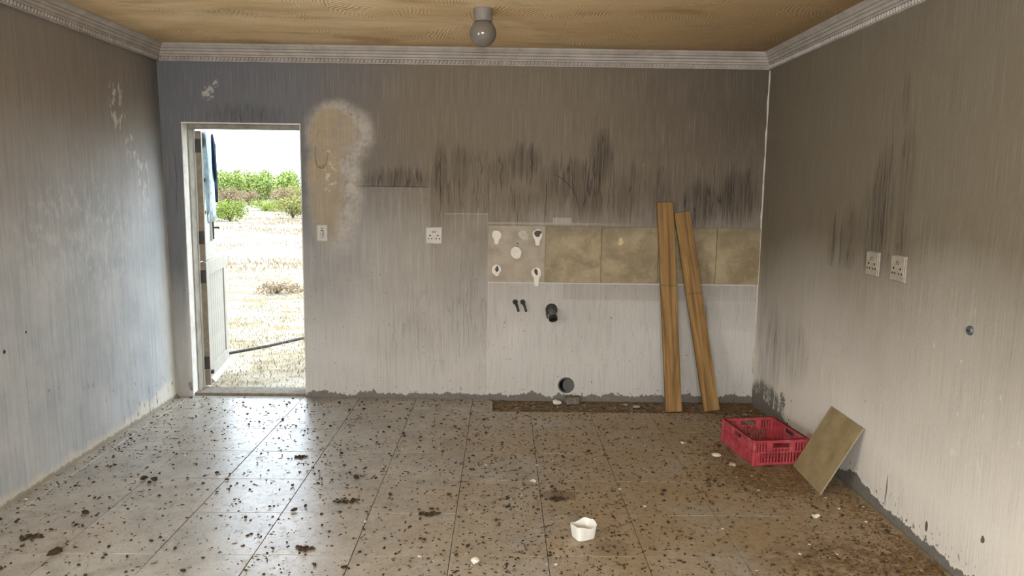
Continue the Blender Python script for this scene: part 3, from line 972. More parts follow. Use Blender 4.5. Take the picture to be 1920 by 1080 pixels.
for i, (x, lab) in enumerate([(2.589, 'thin dark bent water pipe stub, nearer the doorway of the two'), (2.646, 'thin dark bent water pipe stub, nearer the drain pipe of the two')]):
    r = empty('pipe_stub', (x, 0, .755), label=lab, category='pipe', group='water pipe stubs')
    q = nb()
    lathe(q, [(.019, 0), (.019, -.012), (.014, -.018), (.010, -.018)], 16, 'Y')
    link('collar', mesh_of(q, smooth=False), M['pvc'], r)
    q = nb()
    tube(q, [(0, -.005, 0), (0, -.03, 0), (.006, -.048, -.008), (.014, -.052, -.028), (.022, -.052, -.052), (.026, -.052, -.066)], [.010, .010, .010, .0095, .009, .009], 10)
    link('pipe', mesh_of(q, smooth=True), M['iron'], r)
r = empty('drain_pipe', (2.863, 0, .70), label='stubby black drain pipe with nut sticking out of the wall', category='pipe')
q = nb()
lathe(q, [(.045, 0), (.045, -.01), (.034, -.016), (.03, -.016)], 20, 'Y')
link('wall_flange', mesh_of(q), M['pvc'], r)
q = nb()
tube(q, [(0, -.005, 0), (0, -.04, .0), (.003, -.075, -.015), (.005, -.105, -.045)], [.03, .03, .029, .028], 16)
link('pipe', mesh_of(q, smooth=True), M['plug'], r)
q = nb()
tube(q, [(0, -.026, .002), (0, -.048, -.002)], [.041, .041], 8)
link('nut', mesh_of(q), M['pvc'], r)
q = nb()
tube(q, [(.0048, -.10, -.040), (.007, -.118, -.058)], [.033, .033], 16)
rim_ = link('rim', mesh_of(q), M['pvc'], r)
q = nb()
tube(q, [(.0068, -.1175, -.0575), (.0071, -.119, -.0595)], [.023, .023], 14)
link('bore', mesh_of(q), M['dark'], rim_)
q = nb()
tube(q, [(-.036, -.012, .0), (-.037, -.03, -.03), (-.03, -.04, -.062)], .005, 8)
link('wire', mesh_of(q), M['pvc'], r)

# sawn-off waste pipe mouth in the wall, low down
r = empty('waste_pipe', (2.987, 0, .115), label='grey sawn waste pipe mouth low in the back wall', category='pipe')
q = nb()
segs = 24
prev = []
for yy, ro, ri in ((-.006, .062, .052), (.118, .057, .052)):
    prev.append(([q.verts.new((ro * math.cos(2 * math.pi * k / segs), yy, ro * math.sin(2 * math.pi * k / segs))) for k in range(segs)],
                 [q.verts.new((ri * math.cos(2 * math.pi * k / segs), yy, ri * math.sin(2 * math.pi * k / segs))) for k in range(segs)]))
for k in range(segs):
    k2 = (k + 1) % segs
    q.faces.new((prev[0][0][k], prev[0][0][k2], prev[1][0][k2], prev[1][0][k]))
    q.faces.new((prev[0][1][k2], prev[0][1][k], prev[1][1][k], prev[1][1][k2]))
    q.faces.new((prev[0][0][k2], prev[0][0][k], prev[0][1][k], prev[0][1][k2]))
link('pipe_wall', mesh_of(q), M['plug'], r)
link('dark_end', boxmesh(-.05, .05, .10, .112, -.05, .05), M['dark'], r)
q = nb()
blob_disc(q, .012, .0, .040, .053, .03, -.003, 18, .16)
link('mortar_plug', mesh_of(q), M['plug'], r)


# ------------------------------------------------------------------ electrical plates
def plate(name, loc, rot, w, h, label, kind_, category, group=None, pm='plate'):
    tg = dict(label=label, category=category)
    if group: tg['group'] = group
    r = empty(name, loc, rot, **tg)
    link('back_box', boxmesh(-w / 2, w / 2, -.008, 0, -h / 2, h / 2, .002), M[pm], r)
    fp = link('face_plate', boxmesh(-w / 2 + .003, w / 2 - .003, -.014, -.008, -h / 2 + .003, h / 2 - .003, .003), M[pm], r)
    def disc(x, z, rad, nm, m, d=.0152):
        q = nb()
        lathe(q, [(rad, -.0135), (rad, -d)], 14, 'Y', (x, 0, z))
        return link(nm, mesh_of(q), m, r)
    if kind_ == 'switch':
        link('surround', boxmesh(-.017, .017, -.0152, -.013, -.042, .042, .001), M[pm], r)
        q = nb()
        box(q, -.008, .008, -.021, -.014, -.020, .020, .002, Matrix.Rotation(R(7), 4, 'X'))
        link('rocker', mesh_of(q), M[pm], r)
        link('rocker_slot', boxmesh(-.0095, .0105, -.0157, -.0138, -.0225, .0225), M['dark'], r)
        disc(0, .034, .004, 'screw', M['iron'], .0162)
        disc(0, -.034, .004, 'screw', M['iron'], .0162)
    else:
        for sx in (-1, 1):
            link('toggle_slot', boxmesh(sx * .009 - .0055, sx * .009 + .0055, -.0148, -.0135, h * .16, h * .27), M['dark'], r)
            q = nb()
            box(q, sx * .009 - .004, sx * .009 + .004, -.020, -.014, h * .18, h * .25, .0015)
            link('toggle', mesh_of(q), M[pm], r)
            cx = sx * w * .235
            disc(cx, -h * .0, .0055, 'earth_hole_disc', M['dark'])  # raised dark discs paint the shade of socket holes
            disc(cx - .012, -h * .19, .0045, 'pin_hole_disc', M['dark'])
            disc(cx + .012, -h * .19, .0045, 'pin_hole_disc', M['dark'])
    return r


plate('light_switch', (1.153, 0, 1.256), (0, 0, 0), .082, .122, 'white light switch plate inside the ochre damp patch by the door', 'switch', 'switch')
plate('power_socket', (1.98, 0, 1.247), (0, 0, 0), .121, .123, 'white double power socket on the doorway wall', 'socket', 'socket')
plate('power_socket', (W, -1.733, 1.24), (0, 0, R(-90)), .128, .126, 'double power socket on the right wall, nearer the planks', 'socket', 'socket', 'sockets on the right wall', 'plate2')
plate('power_socket', (W, -1.987, 1.242), (0, 0, R(-90)), .130, .127, 'double power socket on the right wall, farther from the planks', 'socket', 'socket', 'sockets on the right wall', 'plate2')
q = nb()
lathe(q, [(.004, -.012), (.016, -.010), (.020, -.004), (.020, 0)], 16, 'Y')
wp = link('wall_plug', mesh_of(q), simple('dull_metal_plug', srgb(92, 98, 100), .45, .5, .15, 60, None, .4), None, (W, -2.572, 1.049), (0, 0, R(-90)),
          label='small round grey wall plug on the bare right wall', category='plug')
link('slot', boxmesh(-.010, .010, -.0128, -.010, -.002, .002), M['dark'], wp)

# ------------------------------------------------------------------ ceiling lamp
r = empty('ceiling_lamp', (2.367, -1.222, HZ), label='grey globe lamp fixed to the stained ceiling', category='lamp')
q = nb()
lathe(q, [(.053, 0), (.054, -.006), (.053, -.03), (.051, -.066), (.046, -.070)], 36)
link('lamp_base', mesh_of(q, smooth=False), M['lampbase'], r)
q = nb()
bmesh.ops.create_uvsphere(q, u_segments=48, v_segments=28, radius=.0748)
bmesh.ops.translate(q, verts=q.verts, vec=(0, 0, -.132))
link('globe', mesh_of(q, smooth=True), M['globe'], r)

# ------------------------------------------------------------------ planks
def plank(name, bx, by, tx_, ty, tz, w, th, label):
    """front bottom edge centre (bx,by,0) to front top edge centre (tx,ty,tz)"""
    a, e = Vector((bx, by, 0)), Vector((tx_, ty, tz))
    up = (e - a)
    L = up.length
    up.normalize()
    right = Vector((1, 0, 0))
    right = (right - up * right.dot(up)).normalized()
    back = up.cross(right)
    if back.y < 0: back = -back
    m = Matrix.Identity(4)
    for i in range(3): m[i][0], m[i][1], m[i][2], m[i][3] = right[i], back[i], up[i], a[i]
    b = nb()
    box(b, -w / 2, w / 2, 0, th, 0, L, .002)
    for v in b.verts:
        v.co.x += .003 * math.sin(v.co.z * 2.1)
    o = link(name, mesh_of(b), M['wood'], None, label=label, category='plank', group='planks leaning on the back wall')
    o.matrix_world = m
    return o


plank('wooden_plank', 3.754, -.293, 3.680, -.058, 1.515, .118, .032, 'taller upright brown timber plank leaning on the wall tiles')
plank('wooden_plank', 4.042, -.258, 3.806, -.062, 1.445, .116, .032, 'slanting brown timber plank, shorter, on the right of the taller one')

# ------------------------------------------------------------------ red crate
def crate():
    root = empty('plastic_crate', (4.117, -1.128, .004), (0, 0, R(7.5)), label='pinkish red slatted plastic crate on the littered floor', category='crate')
    LX, LY, Hh, th = .345, .44, .152, .010
    hx, hy = LX / 2, LY / 2
    m = M['crate']
    b = nb()
    n = 7
    for i in range(n): box(b, -hx + .012, hx - .012, -hy + .02 + i * (LY - .04) / (n - 1) - .010, -hy + .02 + i * (LY - .04) / (n - 1) + .010, 0, .008)
    for i in range(5): box(b, -hx + .02 + i * (LX - .04) / 4 - .010, -hx + .02 + i * (LX - .04) / 4 + .010, -hy + .012, hy - .012, .001, .0075)
    link('bottom_grid', mesh_of(b), m, root)
    def side(length, rz, off, nm):
        """wall panel in local x (length), outer face y=0"""
        mm = Matrix.Rotation(rz, 4, 'Z')
        hl = length / 2
        s = link(nm, None, None, root) if False else None
        b = nb()
        M4 = mm @ Matrix.Translation((0, -off, 0))
        bx_ = lambda x0, x1, y0, y1, z0, z1, bv=.0012: box(b, x0, x1, y0, y1, z0, z1, bv, M4)
        bx_(-hl, hl, 0, th, 0, .016)                   # foot rail
        bx_(-hl, hl, -.004, th, .074, .082)            # middle ledge
        bx_(-hl, hl, -.002, th, Hh - .018, Hh)         # rim
        bx_(-hl, hl, -.005, th + .004, Hh - .006, Hh)  # lip
        for sx in (-1, 1):
            bx_(sx * hl - (.045 if sx > 0 else 0), sx * hl + (.045 if sx < 0 else 0), 0, th, .016, .076)
            bx_(sx * hl - (.022 if sx > 0 else 0), sx * hl + (.022 if sx < 0 else 0), 0, th, .082, Hh - .015)
        # lower slats
        span = length - .09
        ns = int(span / .0195)
        for i in range(ns):
            x = -span / 2 + (i + .5) * span / ns
            bx_(x - .004, x + .004, .001, th - .001, .016, .076, 0)
        # upper: solid panels beside the hand hole, slots near corners, short slats below the hole
        hw = .052
        for sx in (-1, 1):
            a0, a1 = sorted((sx * hw, sx * (hw + .038)))
            bx_(a0, a1, 0, th, .082, Hh - .015)
            rest = hl - .022 - hw - .038
            for k in range(max(1, int(rest / .018))):
                x = sx * (hw + .038 + (k + .75) * .018)
                bx_(x - .004, x + .004, .001, th - .001, .08, Hh - .015, 0)
        bx_(-hw, hw, 0, th, .096, .104)
        for i in range(5):
            x = -hw + (i + .5) * 2 * hw / 5
            bx_(x - .005, x + .005, .001, th - .001, .08, .1, 0)
        return link('side_wall', mesh_of(b), m, root)
    side(LX, 0, hy, 'near')
    side(LX, math.pi, hy, 'far')
    side(LY, math.pi / 2, hx, 'right')
    side(LY, -math.pi / 2, hx, 'left')
    for sx in (-1, 1):
        for sy in (-1, 1):
            b = nb()
            tube(b, [(sx * (hx - .005), sy * (hy - .005), 0), (sx * (hx - .005), sy * (hy - .005), Hh + .001)], .0105, 10)
            link('corner_post', mesh_of(b), m, root)
    return root


crate()

# ------------------------------------------------------------------ loose tile leaning on the right wall
bl, br_ = Vector((4.216, -1.356, .003)), Vector((4.200, -1.774, .003))
e = (br_ - bl).normalized()
up = Vector((.200, 0, .366)).normalized()
up = (up - e * up.dot(e)).normalized()
nrm = e.cross(up).normalized()
if nrm.x > 0: nrm = -nrm
m = Matrix.Identity(4)
for i in range(3): m[i][0], m[i][1], m[i][2], m[i][3] = e[i], up[i], nrm[i], bl[i]
lt = link('loose_tile', boxmesh(0, .419, 0, .419, -.009, -.001, .001), M['tilebody'], label='dusty square floor tile leaning on the right wall beside the crate', category='tile')
lt.matrix_world = m
link('glazed_face', boxmesh(.0015, .4175, .0015, .4175, -.001, .0005), simple('dusty_tile_face', srgb(152, 136, 102), .7, .25, .16, 9, srgb(110, 92, 60)), lt)

# ------------------------------------------------------------------ cut white plastic tub
def tub():
    root = empty('plastic_tub', (2.879, -2.292, .002), (0, 0, R(24)), label='white cut open plastic tub lying upright on the floor', category='tub')
    b = nb()
    seg = 28
    def ring(r_, z, jag=0.0):
        out = []
        for k in range(seg):
            a = 2 * math.pi * k / seg
            p = 5.0
            c_, s_ = math.cos(a), math.sin(a)
            q = (abs(c_) ** p + abs(s_) ** p) ** (-1 / p)
            zz = z + (jag * (mnoise.noise(Vector((c_ * 1.5, s_ * 1.5, 4.0))) + .35 * math.sin(a * 2 + .5)) if jag else 0)
            out.append(b.verts.new((c_ * q * r_, s_ * q * r_ * .86, zz)))
        return out
    rs = [ring(.040, 0), ring(.046, .006), ring(.054, .07, .012), ring(.051, .07, .012), ring(.044, .008), ring(.036, .006)]
    for i in range(5):
        for k in range(seg): b.faces.new((rs[i][k], rs[i][(k + 1) % seg], rs[i + 1][(k + 1) % seg], rs[i + 1][k]))
    b.faces.new(rs[0])
    b.faces.new(rs[5])
    link('tub_wall', mesh_of(b, smooth=False), M['tub'], root)
    b = nb()
    tube(b, [(0, 0, .0062), (0, 0, .009)], [.034, .032], 14)
    link('residue', mesh_of(b), M['litterlight'], root)


tub()

# ------------------------------------------------------------------ rubble by the waste pipe
def lump(sx, sy, sz, sub=2, jit=.35, sd=0.0):
    b = nb()
    bmesh.ops.create_icosphere(b, subdivisions=sub, radius=1.0)
    for v in b.verts:
        v.co *= 1 + jit * mnoise.noise(v.co * 1.3 + Vector((sd, sd * 2, 0)))
        v.co.x *= sx; v.co.y *= sy; v.co.z *= sz
    zmin = min(v.co.z for v in b.verts)
    for v in b.verts: v.co.z -= zmin
    return b


b = nb()
box(b, -.055, .055, -.04, .04, 0, .058, .012)
bmesh.ops.subdivide_edges(b, edges=b.edges[:], cuts=2, use_grid_fill=True)
for v in b.verts:
    v.co += Vector([.008 * mnoise.noise(v.co * 30 + Vector((k, 0, 0))) for k in (0, 5, 9)])
link('cement_block', mesh_of(b), M['cement'], None, (3.03, -.075, -.012), (0, 0, R(9)), label='small broken grey cement block under the waste pipe', category='rubble')


def crumple(r_, sd, flat=.55):
    b = nb()
    bmesh.ops.create_icosphere(b, subdivisions=2, radius=1.0)
    for v in b.verts:
        n = v.co.copy()
        v.co *= r_ * (.7 + .55 * abs(mnoise.noise(n * 2.6 + Vector((sd, 0, sd)))) * 1.8)
        v.co.z *= flat
    zmin = min(v.co.z for v in b.verts)
    for v in b.verts: v.co.z -= zmin
    return mesh_of(b)


def scrap_mesh(r_, sd):
    """bent torn flake with thickness"""
    b = nb()
    seg = 9
    top, bot = [], []
    c = Vector((0, 0, r_ * .35))
    for k in range(seg):
        a = 2 * math.pi * k / seg
        q = r_ * (.75 + .5 * mnoise.noise(Vector((math.cos(a) * 1.7 + sd, math.sin(a) * 1.7, sd))))
        z = r_ * .22 * (1 + math.sin(2 * a + sd))
        top.append(b.verts.new((q * math.cos(a), q * .7 * math.sin(a), z + .002)))
        bot.append(b.verts.new((q * math.cos(a) * .97, q * .68 * math.sin(a), z)))
    ct, cb = b.verts.new((0, 0, r_ * .3)), b.verts.new((0, 0, r_ * .3 - .003))
    for k in range(seg):
        k2 = (k + 1) % seg
        b.faces.new((top[k], top[k2], ct))
        b.faces.new((bot[k2], bot[k], cb))
        b.faces.new((top[k2], top[k], bot[k], bot[k2]))
    zmin = min(v.co.z for v in b.verts)
    for v in b.verts: v.co.z -= zmin
    return mesh_of(b)


named_scale = .75
named = [
    ('crumpled_foil', crumple(.045, 3.0, .6), 'scrap', (2.915, -.10, -.011), 'crumpled silvery white wrapper beside the cement block', 'wrapper'),
    ('paper_scrap', scrap_mesh(.038, 1.0), 'scrap', (2.668, -1.635, .001), 'bright white torn plastic scrap lying midway between doorway wall and tub', 'scrap'),
    ('paper_scrap', scrap_mesh(.026, 5.0), 'scrapgrey', (2.61, -1.82, .001), 'dull pale scrap just in front of the bright white torn scrap', 'scrap'),
    ('paper_scrap', crumple(.026, 8.0, .6), 'scrap', (2.385, -2.535, .001), 'small crumpled white wad near the bottom edge of the photo', 'scrap'),
    ('paper_scrap', scrap_mesh(.03, 2.0), 'scrapgrey', (2.955, -2.20, .001), 'greyish flake right behind the white tub', 'scrap'),
    ('paper_scrap', scrap_mesh(.04, 6.0), 'scrapgrey', (3.42, -.10, -.011), 'pale flake in the untiled strip, left of the taller plank', 'scrap'),
    ('paper_scrap', crumple(.035, 4.4, .4), 'scrapgrey', (3.50, -.17, -.011), 'pale crumpled wad in the untiled strip, nearest the taller plank', 'scrap'),
    ('paper_scrap', crumple(.04, 9.4, .35), 'scrap', (3.80, -1.22, .001), 'white fluffy wad at the left side of the crate', 'scrap'),
    ('paper_scrap', scrap_mesh(.03, 9.0), 'scrap', (3.66, -.98, .001), 'small white flake on the tiles left of the crate', 'scrap'),
    ('paper_scrap', crumple(.03, 7.7, .45), 'scrapgrey', (3.86, -1.36, .001), 'pale round wad at the near left corner of the crate', 'scrap'),
    ('paper_scrap', scrap_mesh(.045, 3.3), 'scrap', (4.06, -2.05, .001), 'torn white flakes on the floor in front of the leaning tile', 'scrap'),
]
for (n_, me, mk, loc, lab, cat) in named:
    link(n_, me, M[mk], None, loc, (0, 0, random.uniform(0, 6)), label=lab, category=cat).scale = (named_scale,) * 3

# ------------------------------------------------------------------ scattered litter
NO = [(3.93, 4.33, -1.37, -.88), (2.81, 2.95, -2.36, -2.22), (2.96, 3.1, -.13, -.02), (2.86, 2.97, -.15, -.05), (3.68, 3.83, -.3, 0), (3.97, 4.11, -.27, 0)]


def blocked(x, y):
    return any(a < x < b and c < y < d for a, b, c, d in NO)


def zfloor(x, y): return -.0115 if (y > -.318 and x > 2.435) else .0006


def density(x, y):
    q = .36 + .5 * max(0, mnoise.noise(Vector((x * 1.7, y * 1.7, 2.0))))
    q += 1.1 * math.exp(-((x - 2.75) / .55) ** 2) * (.35 + .65 * max(0, min(1, -y / 2.2)))
    q += 3.0 * math.exp(-((W - x) / .16)) * (1 if y > -3.2 else .3)
    q += 2.6 * math.exp(-((x - 4.05) / .36) ** 2 - ((y + 1.5) / .34) ** 2)
    q += 2.2 * math.exp(-((x - 4.15) / .4) ** 2 - ((y + 2.55) / .25) ** 2)
    q += 1.5 * math.exp(-((x - 4.15) / .3) ** 2 - ((y + .3) / .4) ** 2)
    q += 1.0 * math.exp(-(x / .1))
    if y > -.318 and x > 2.43: q += 2.0 + x * .4
    q += .8 * math.exp(-(-y / .05))
    q += 1.2 * max(0, mnoise.noise(Vector((x * 4.2, y * 4.2, 9.0))) - .25)
    return q


def sample(n, ymin=-3.3, dmax=4.5, x0=.05):
    out = []
    while len(out) < n:
        x, y = random.uniform(x0, W - .03), random.uniform(ymin, -.02)
        if blocked(x, y): continue
        if random.random() * dmax < density(x, y): out.append((x, y))
    return out


def shards(name, pts, smin, smax, elong, flat, mat, label):
    V, F = [], []
    base = np.array([[-1, -.6, 0], [.9, -.8, 0], [1, .7, 0], [-.8, .9, 0], [-.5, -.3, 1], [.6, -.2, .8], [.5, .4, 1], [-.4, .5, .7]])
    faces = [(0, 1, 5, 4), (1, 2, 6, 5), (2, 3, 7, 6), (3, 0, 4, 7), (4, 5, 6, 7)]
    for (x, y) in pts:
        s = smin * (smax / smin) ** (random.random() ** 1.6)
        a = random.uniform(0, 6.28)
        q = base * (1 + rng.uniform(-.35, .35, base.shape)) * np.array([s * random.uniform(1, elong), s, s * flat])
        c_, s_ = math.cos(a), math.sin(a)
        k = len(V)
        z = zfloor(x, y)
        for w in q: V.append((x + w[0] * c_ - w[1] * s_, y + w[0] * s_ + w[1] * c_, z + max(0, w[2])))
        F += [tuple(k + i for i in f) for f in faces]
    me = bpy.data.meshes.new(name)
    me.from_pydata(V, [], F)
    return link(name, me, mat, None, kind='stuff', label=label, category='litter')


shards('fine_dirt', sample(5600), .0018, .0062, 1.6, .6, M['clod'], 'fine dark dirt crumbs scattered over the floor tiles')
shards('coarse_dirt', [p for p in sample(1500, dmax=1.2) if p[0] < 3.7][:900], .0042, .0085, 1.5, .7, M['clod'], 'coarse dark dirt crumbs strewn between the clods on the floor')
shards('leaf_litter', sample(5200, dmax=5.5), .0022, .006, 2.6, .3, M['litter'], 'brown dry leaf litter thickest along the right wall')
pts = [p for p in sample(2600, dmax=6) if p[0] > 3.4 or (p[0] > 2.43 and p[1] > -.32)]
while len(pts) < 4200:
    cxx, cyy, sx_, sy_ = random.choice([(4.02, -1.52, .2, .12), (4.1, -1.6, .16, .16), (3.88, -1.15, .08, .2), (4.33, -2.1, .06, .4), (4.2, -2.55, .25, .15), (4.15, -.35, .2, .18), (4.2, -.15, .18, .1), (4.36, -.6, .05, .2)])
    x, y = random.gauss(cxx, sx_), random.gauss(cyy, sy_)
    if .1 < x < W - .02 and -3.2 < y < -.02 and not blocked(x, y): pts.append((x, y))
shards('rusty_leaf_litter', pts, .003, .009, 2.4, .3, M['rustlitter'], 'rusty brown leaf fragments around crate and corner')
shards('pale_crumbs', sample(1100), .002, .0055, 1.8, .5, M['litterlight'], 'pale crumbs sprinkled over the dirty floor')

clods = [mesh_of(lump(1, .8, .62, 1, .5, k * 3.1)) for k in range(6)]
for me in clods: me.materials.append(M['clod'])
spots = []
tries = 0
while len(spots) < 290 and tries < 60000:
    tries += 1
    x, y = random.uniform(.08, W - .06), random.uniform(-3.0, -.04)
    if blocked(x, y): continue
    dens = .5 + .6 * max(0, mnoise.noise(Vector((x * 2.3, y * 2.3, 5.0)))) + .35 * (x < 1.9)
    if random.random() * 1.5 > dens: continue
    if any((x - a) ** 2 + (y - b_) ** 2 < .022 ** 2 for a, b_, _ in spots): continue
    spots.append((x, y, .0055 + .0065 * random.random() ** 2.0))
for (x, y, s) in [(.615, -1.664, .022), (.60, -1.69, .014), (.548, -1.643, .018), (.47, -2.08, .018), (.564, -2.483, .024), (1.468, -2.03, .015), (1.696, -1.604, .017)]:
    spots.append((x, y, s))


def zone(x, y):
    if y > -.318 and x > 2.435: return 'in the untiled strip under the wall tiles'
    if x > 3.85 and y < -2.0: return 'near the right wall in front of the leaning tile'
    if x > 3.6: return 'around the crate and the planks'
    if x < .8: return 'beside the blue grey wall'
    if x < 1.7: return 'in the bright reflection of the doorway'
    if y < -1.9: return 'near the white tub' if x > 2.3 else 'on the front tiles left of the tub'
    if y > -1.0: return 'close to the back wall'
    return 'in the middle of the floor'


for (x, y, s) in spots:
    o = link('dirt_clod', random.choice(clods), None, None, (x, y, zfloor(x, y)), (0, 0, random.uniform(0, 6.28)),
             label=('large' if s > .0135 else 'small') + ' dark dirt clod ' + zone(x, y), category='clod', group='dirt clods ' + zone(x, y))
    o.scale = (s * random.uniform(.8, 1.5), s, s)

# trodden clusters: several lumps that hang together
for (x, y, s, lab) in [(1.706, -1.909, .05, 'flattened dark clump of dung on the tiles left of centre'), (1.62, -2.42, .035, 'dark clump at the bottom of the photo left of centre'),
                       (2.14, -2.05, .04, 'dark clump left of the two pale scraps'), (2.79, -1.86, .03, 'dark clump on the stained spot behind the tub'),
                       (.36, -2.33, .04, 'dark clump at lower left near the blue grey wall'), (1.30, -1.28, .03, 'dark clump in the bright reflection of the doorway')]:
    b = nb()
    for k in range(20):
        a, rr = random.uniform(0, 6.28), s * random.random() ** .6
        bl_ = lump(.010, .008, .005, 1, .6, k + x)
        for v in bl_.verts: v.co += Vector((rr * math.cos(a) * 1.3, rr * math.sin(a) * .7, 0))
        tmp = mesh_of(bl_)
        b.from_mesh(tmp)
        bpy.data.meshes.remove(tmp)
    link('dung_clump', mesh_of(b), M['clod'], None, (x, y, .0004), label=lab, category='clump')

# twigs
twm = []
for k in range(5):
    b = nb()
    L = .03 + .014 * k
    tube(b, [(-L / 2, 0, .003), (-L * .15, .006 * (k % 3 - 1), .004), (L * .2, -.005, .003), (L / 2, .006, .003)], [.0014, .0018, .0016, .0009], 5)
    twm.append(mesh_of(b))
    twm[-1].materials.append(M['twig'])
for (x, y) in sample(60, ymin=-2.9):
    link('twig', random.choice(twm), None, None, (x, y, zfloor(x, y)), (0, 0, random.uniform(0, 3.14)), label='short thin dry twig ' + zone(x, y),
         category='twig', group='dry twigs ' + zone(x, y))

# small pale chips
chips = [scrap_mesh(1.0, k * 2.7) for k in range(4)]
for me in chips: me.materials.append(M['scrap'])
for (x, y) in sample(75, ymin=-2.9, dmax=5):
    s = random.uniform(.006, .017)
    o = link('paint_chip', random.choice(chips), None, None, (x, y, zfloor(x, y)), (0, 0, random.uniform(0, 6.28)),
             label='tiny pale chip ' + zone(x, y), category='chip', group='pale chips ' + zone(x, y))
    o.scale = (s, s, s * .6)

# ------------------------------------------------------------------ outside
ground = link('ground', boxmesh(-160, 160, WT + .001, 260, -.6, -.05), M['sand'], kind='structure', label='pale dry sandy ground outside the door', category='ground')


def foliage(w, d, h, n, leaf_s, sd):
    """leaf quads folded on lumpy shells"""
    rr = np.random.default_rng(sd)
    lob = np.array([(rr.uniform(-.7, .7) * w, rr.uniform(-.6, .6) * d, h * rr.uniform(.25, .68), rr.uniform(.3, .46)) for _ in range(16)] + [(0, 0, h * .5, .5)])
    L = lob[rr.integers(len(lob), size=n)]
    dv = rr.normal(size=(n, 3))
    dv /= np.linalg.norm(dv, axis=1)[:, None]
    q = L[:, :3] + dv * np.array([w, d, h]) * L[:, 3:4] * rr.uniform(.72, 1.05, (n, 1))
    q[:, 2] = np.where(q[:, 2] < 0, np.abs(q[:, 2]) * .4, q[:, 2])
    a = rr.normal(size=(n, 3))
    a /= np.linalg.norm(a, axis=1)[:, None]
    b_ = np.cross(a, dv)
    b_ /= np.linalg.norm(b_, axis=1)[:, None] + 1e-6
    s = leaf_s * rr.uniform(.6, 1.3, (n, 1))
    V = np.stack([q - a * s, q + b_ * s * .5, q + a * s, q - b_ * s * .5], 1).reshape(-1, 3)
    me = bpy.data.meshes.new('foliage')
    me.from_pydata(V.tolist(), [], np.arange(4 * n).reshape(n, 4).tolist())
    return me


def bush(name, x, y, h, w, mk, label, sd, n=1500, ls=.07, group=None):
    tg = dict(label=label, category='bush')
    if group: tg['group'] = group
    r = empty(name, (x, y, -.05), (0, 0, 0), **tg)
    link('foliage', foliage(w, w, h, n, ls, sd), M[mk], r)
    b = nb()
    for k in range(5):
        a = k * 1.26 + sd
        tube(b, [(0, 0, 0), (math.cos(a) * w * .15, math.sin(a) * w * .15, h * .3), (math.cos(a) * w * .4, math.sin(a) * w * .4, h * .6)],
             [w * .035, w * .025, w * .01], 6)
    link('stems', mesh_of(b), M['bark'], r)
    return r


bush('green_bush', -9.65, 28, 1.05, .8, 'bushg', 'bright green low bush nearest the open door leaf', 1, 2600, .045)
bush('green_bush', -7.95, 32, 1.2, .95, 'busho', 'yellow green bush at the right edge of the doorway view', 2, 2600, .05)
bush('dry_bush', -15.7, 45, 1.55, 1.1, 'bushb', 'reddish brown dry bush behind the bright green low bush', 3, 2000, .06)
bush('dry_bush', -13.6, 49, 1.5, 1.1, 'bushb', 'brown dry bush in the middle of the doorway view', 4, 2000, .06)
bush('green_bush', -14.6, 56, 1.75, 1.9, 'busho', 'olive bush in front of the hedge on the right of the doorway view', 5, 2400, .07)
bush('green_bush', -12.4, 42, .75, 1.1, 'bushg', 'flat green bush in the middle distance of the doorway view', 6, 2000, .05)
bush('dry_bush', -17.5, 54, 1.3, 1.1, 'bushb', 'pale brown bush before the hedge left of the middle', 7, 1800, .06)
bush('green_bush', -9.6, 46, 1.4, 1.3, 'busho', 'olive bush hidden mostly behind the doorway edge', 8, 1500, .06)
for row in range(4):
    for k in range(17):
        x = -53 + k * 2.85 + 2.2 - .72 * row + random.uniform(-.1, .1)
        h = 3.25 - max(0, min(9, x + 26)) * .055 + random.uniform(-.15, .2) + row * .12
        bush('hedge_bush', x, 70 + row * 3.4, h, 1.29, 'hedge', 'tall bushy shrub in the dense green hedge along the horizon', 20 + k + row * 30, 1700, .13, 'shrubs of the far hedge')
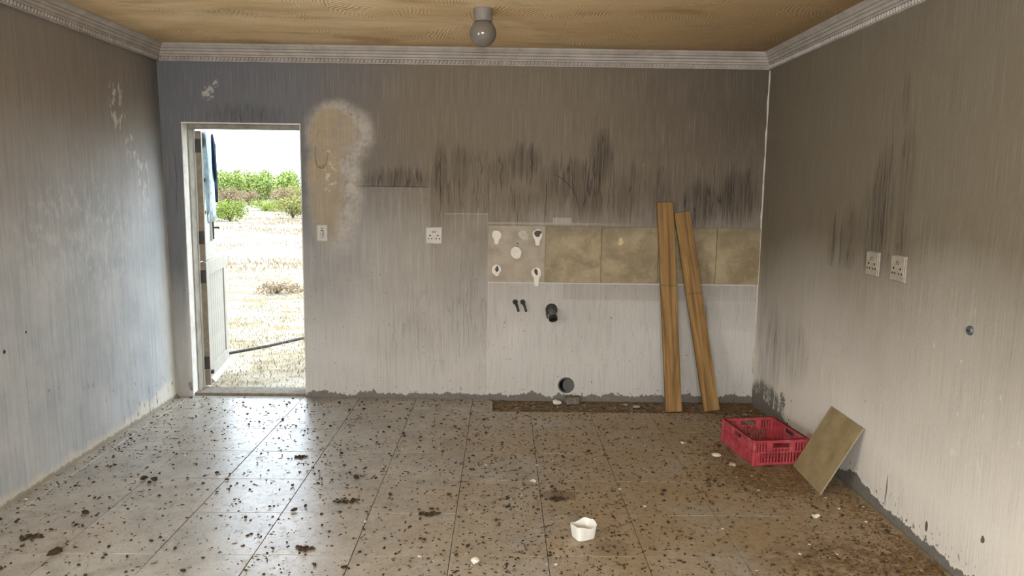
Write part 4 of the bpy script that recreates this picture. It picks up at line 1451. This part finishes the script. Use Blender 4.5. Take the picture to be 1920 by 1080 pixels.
r = bush('dry_shrub', -.95, 5.85, .2, .42, 'bushb', 'small flat brown shrub on the sand near the doorway', 50, 900, .02)


def blades(name, n, fn, hmin, hmax, mat, label, sd):
    rr = np.random.default_rng(sd)
    V, F = [], []
    for i in range(n):
        x, y = fn(rr)
        h = rr.uniform(hmin, hmax)
        a = rr.uniform(0, 6.28)
        w = h * .05 + .0012 + .0002 * y
        lx, ly = rr.normal(0, .45, 2) * h
        k = len(V)
        c_, s_ = math.cos(a) * w, math.sin(a) * w
        V += [(x - c_, y - s_, -.05), (x + c_, y + s_, -.05), (x + lx * .4 + c_ * .7, y + ly * .4 + s_ * .7, -.05 + h * .65), (x + lx * .4 - c_ * .7, y + ly * .4 - s_ * .7, -.05 + h * .65), (x + lx, y + ly, -.05 + h)]
        F += [(k, k + 1, k + 2, k + 3), (k + 3, k + 2, k + 4)]
    me = bpy.data.meshes.new(name)
    me.from_pydata(V, [], F)
    return link(name, me, mat, None, kind='stuff', label=label, category='grass')


def near_fn(rr):
    while True:
        y = .35 + 9 * rr.random() ** 1.5
        x = rr.uniform(-1.5 - y * .5, 1.6)
        if mnoise.noise(Vector((x * 1.1, y * 1.1, 1))) > rr.uniform(-.5, .4): return x, y


def far_fn(rr):
    while True:
        y = rr.uniform(8, 45)
        x = rr.uniform(-3 - y * .7, 1 - y * .05)
        if mnoise.noise(Vector((x * .35, y * .35, 5))) > rr.uniform(-.1, .45): return x, y


blades('dry_grass', 22000, near_fn, .008, .035, M['straw'], 'short dry straw grass on the sand just outside the door', 1)
blades('distant_dry_grass', 15000, far_fn, .03, .10, M['bushb'], 'sparse brown grass tufts farther out on the sand', 2)
pts = [(-1.6, .75, -.035), (-.7, 1.2, -.036), (-.177, 1.656, -.036), (.1, 2.02, -.037), (.326, 2.407, -.037), (.75, 2.95, -.037), (1.6, 3.6, -.037)]
b = nb()
tube(b, pts, .013, 8)
link('garden_hose', mesh_of(b, smooth=True), M['hose'], label='thin dark hose lying across the sand outside', category='hose')
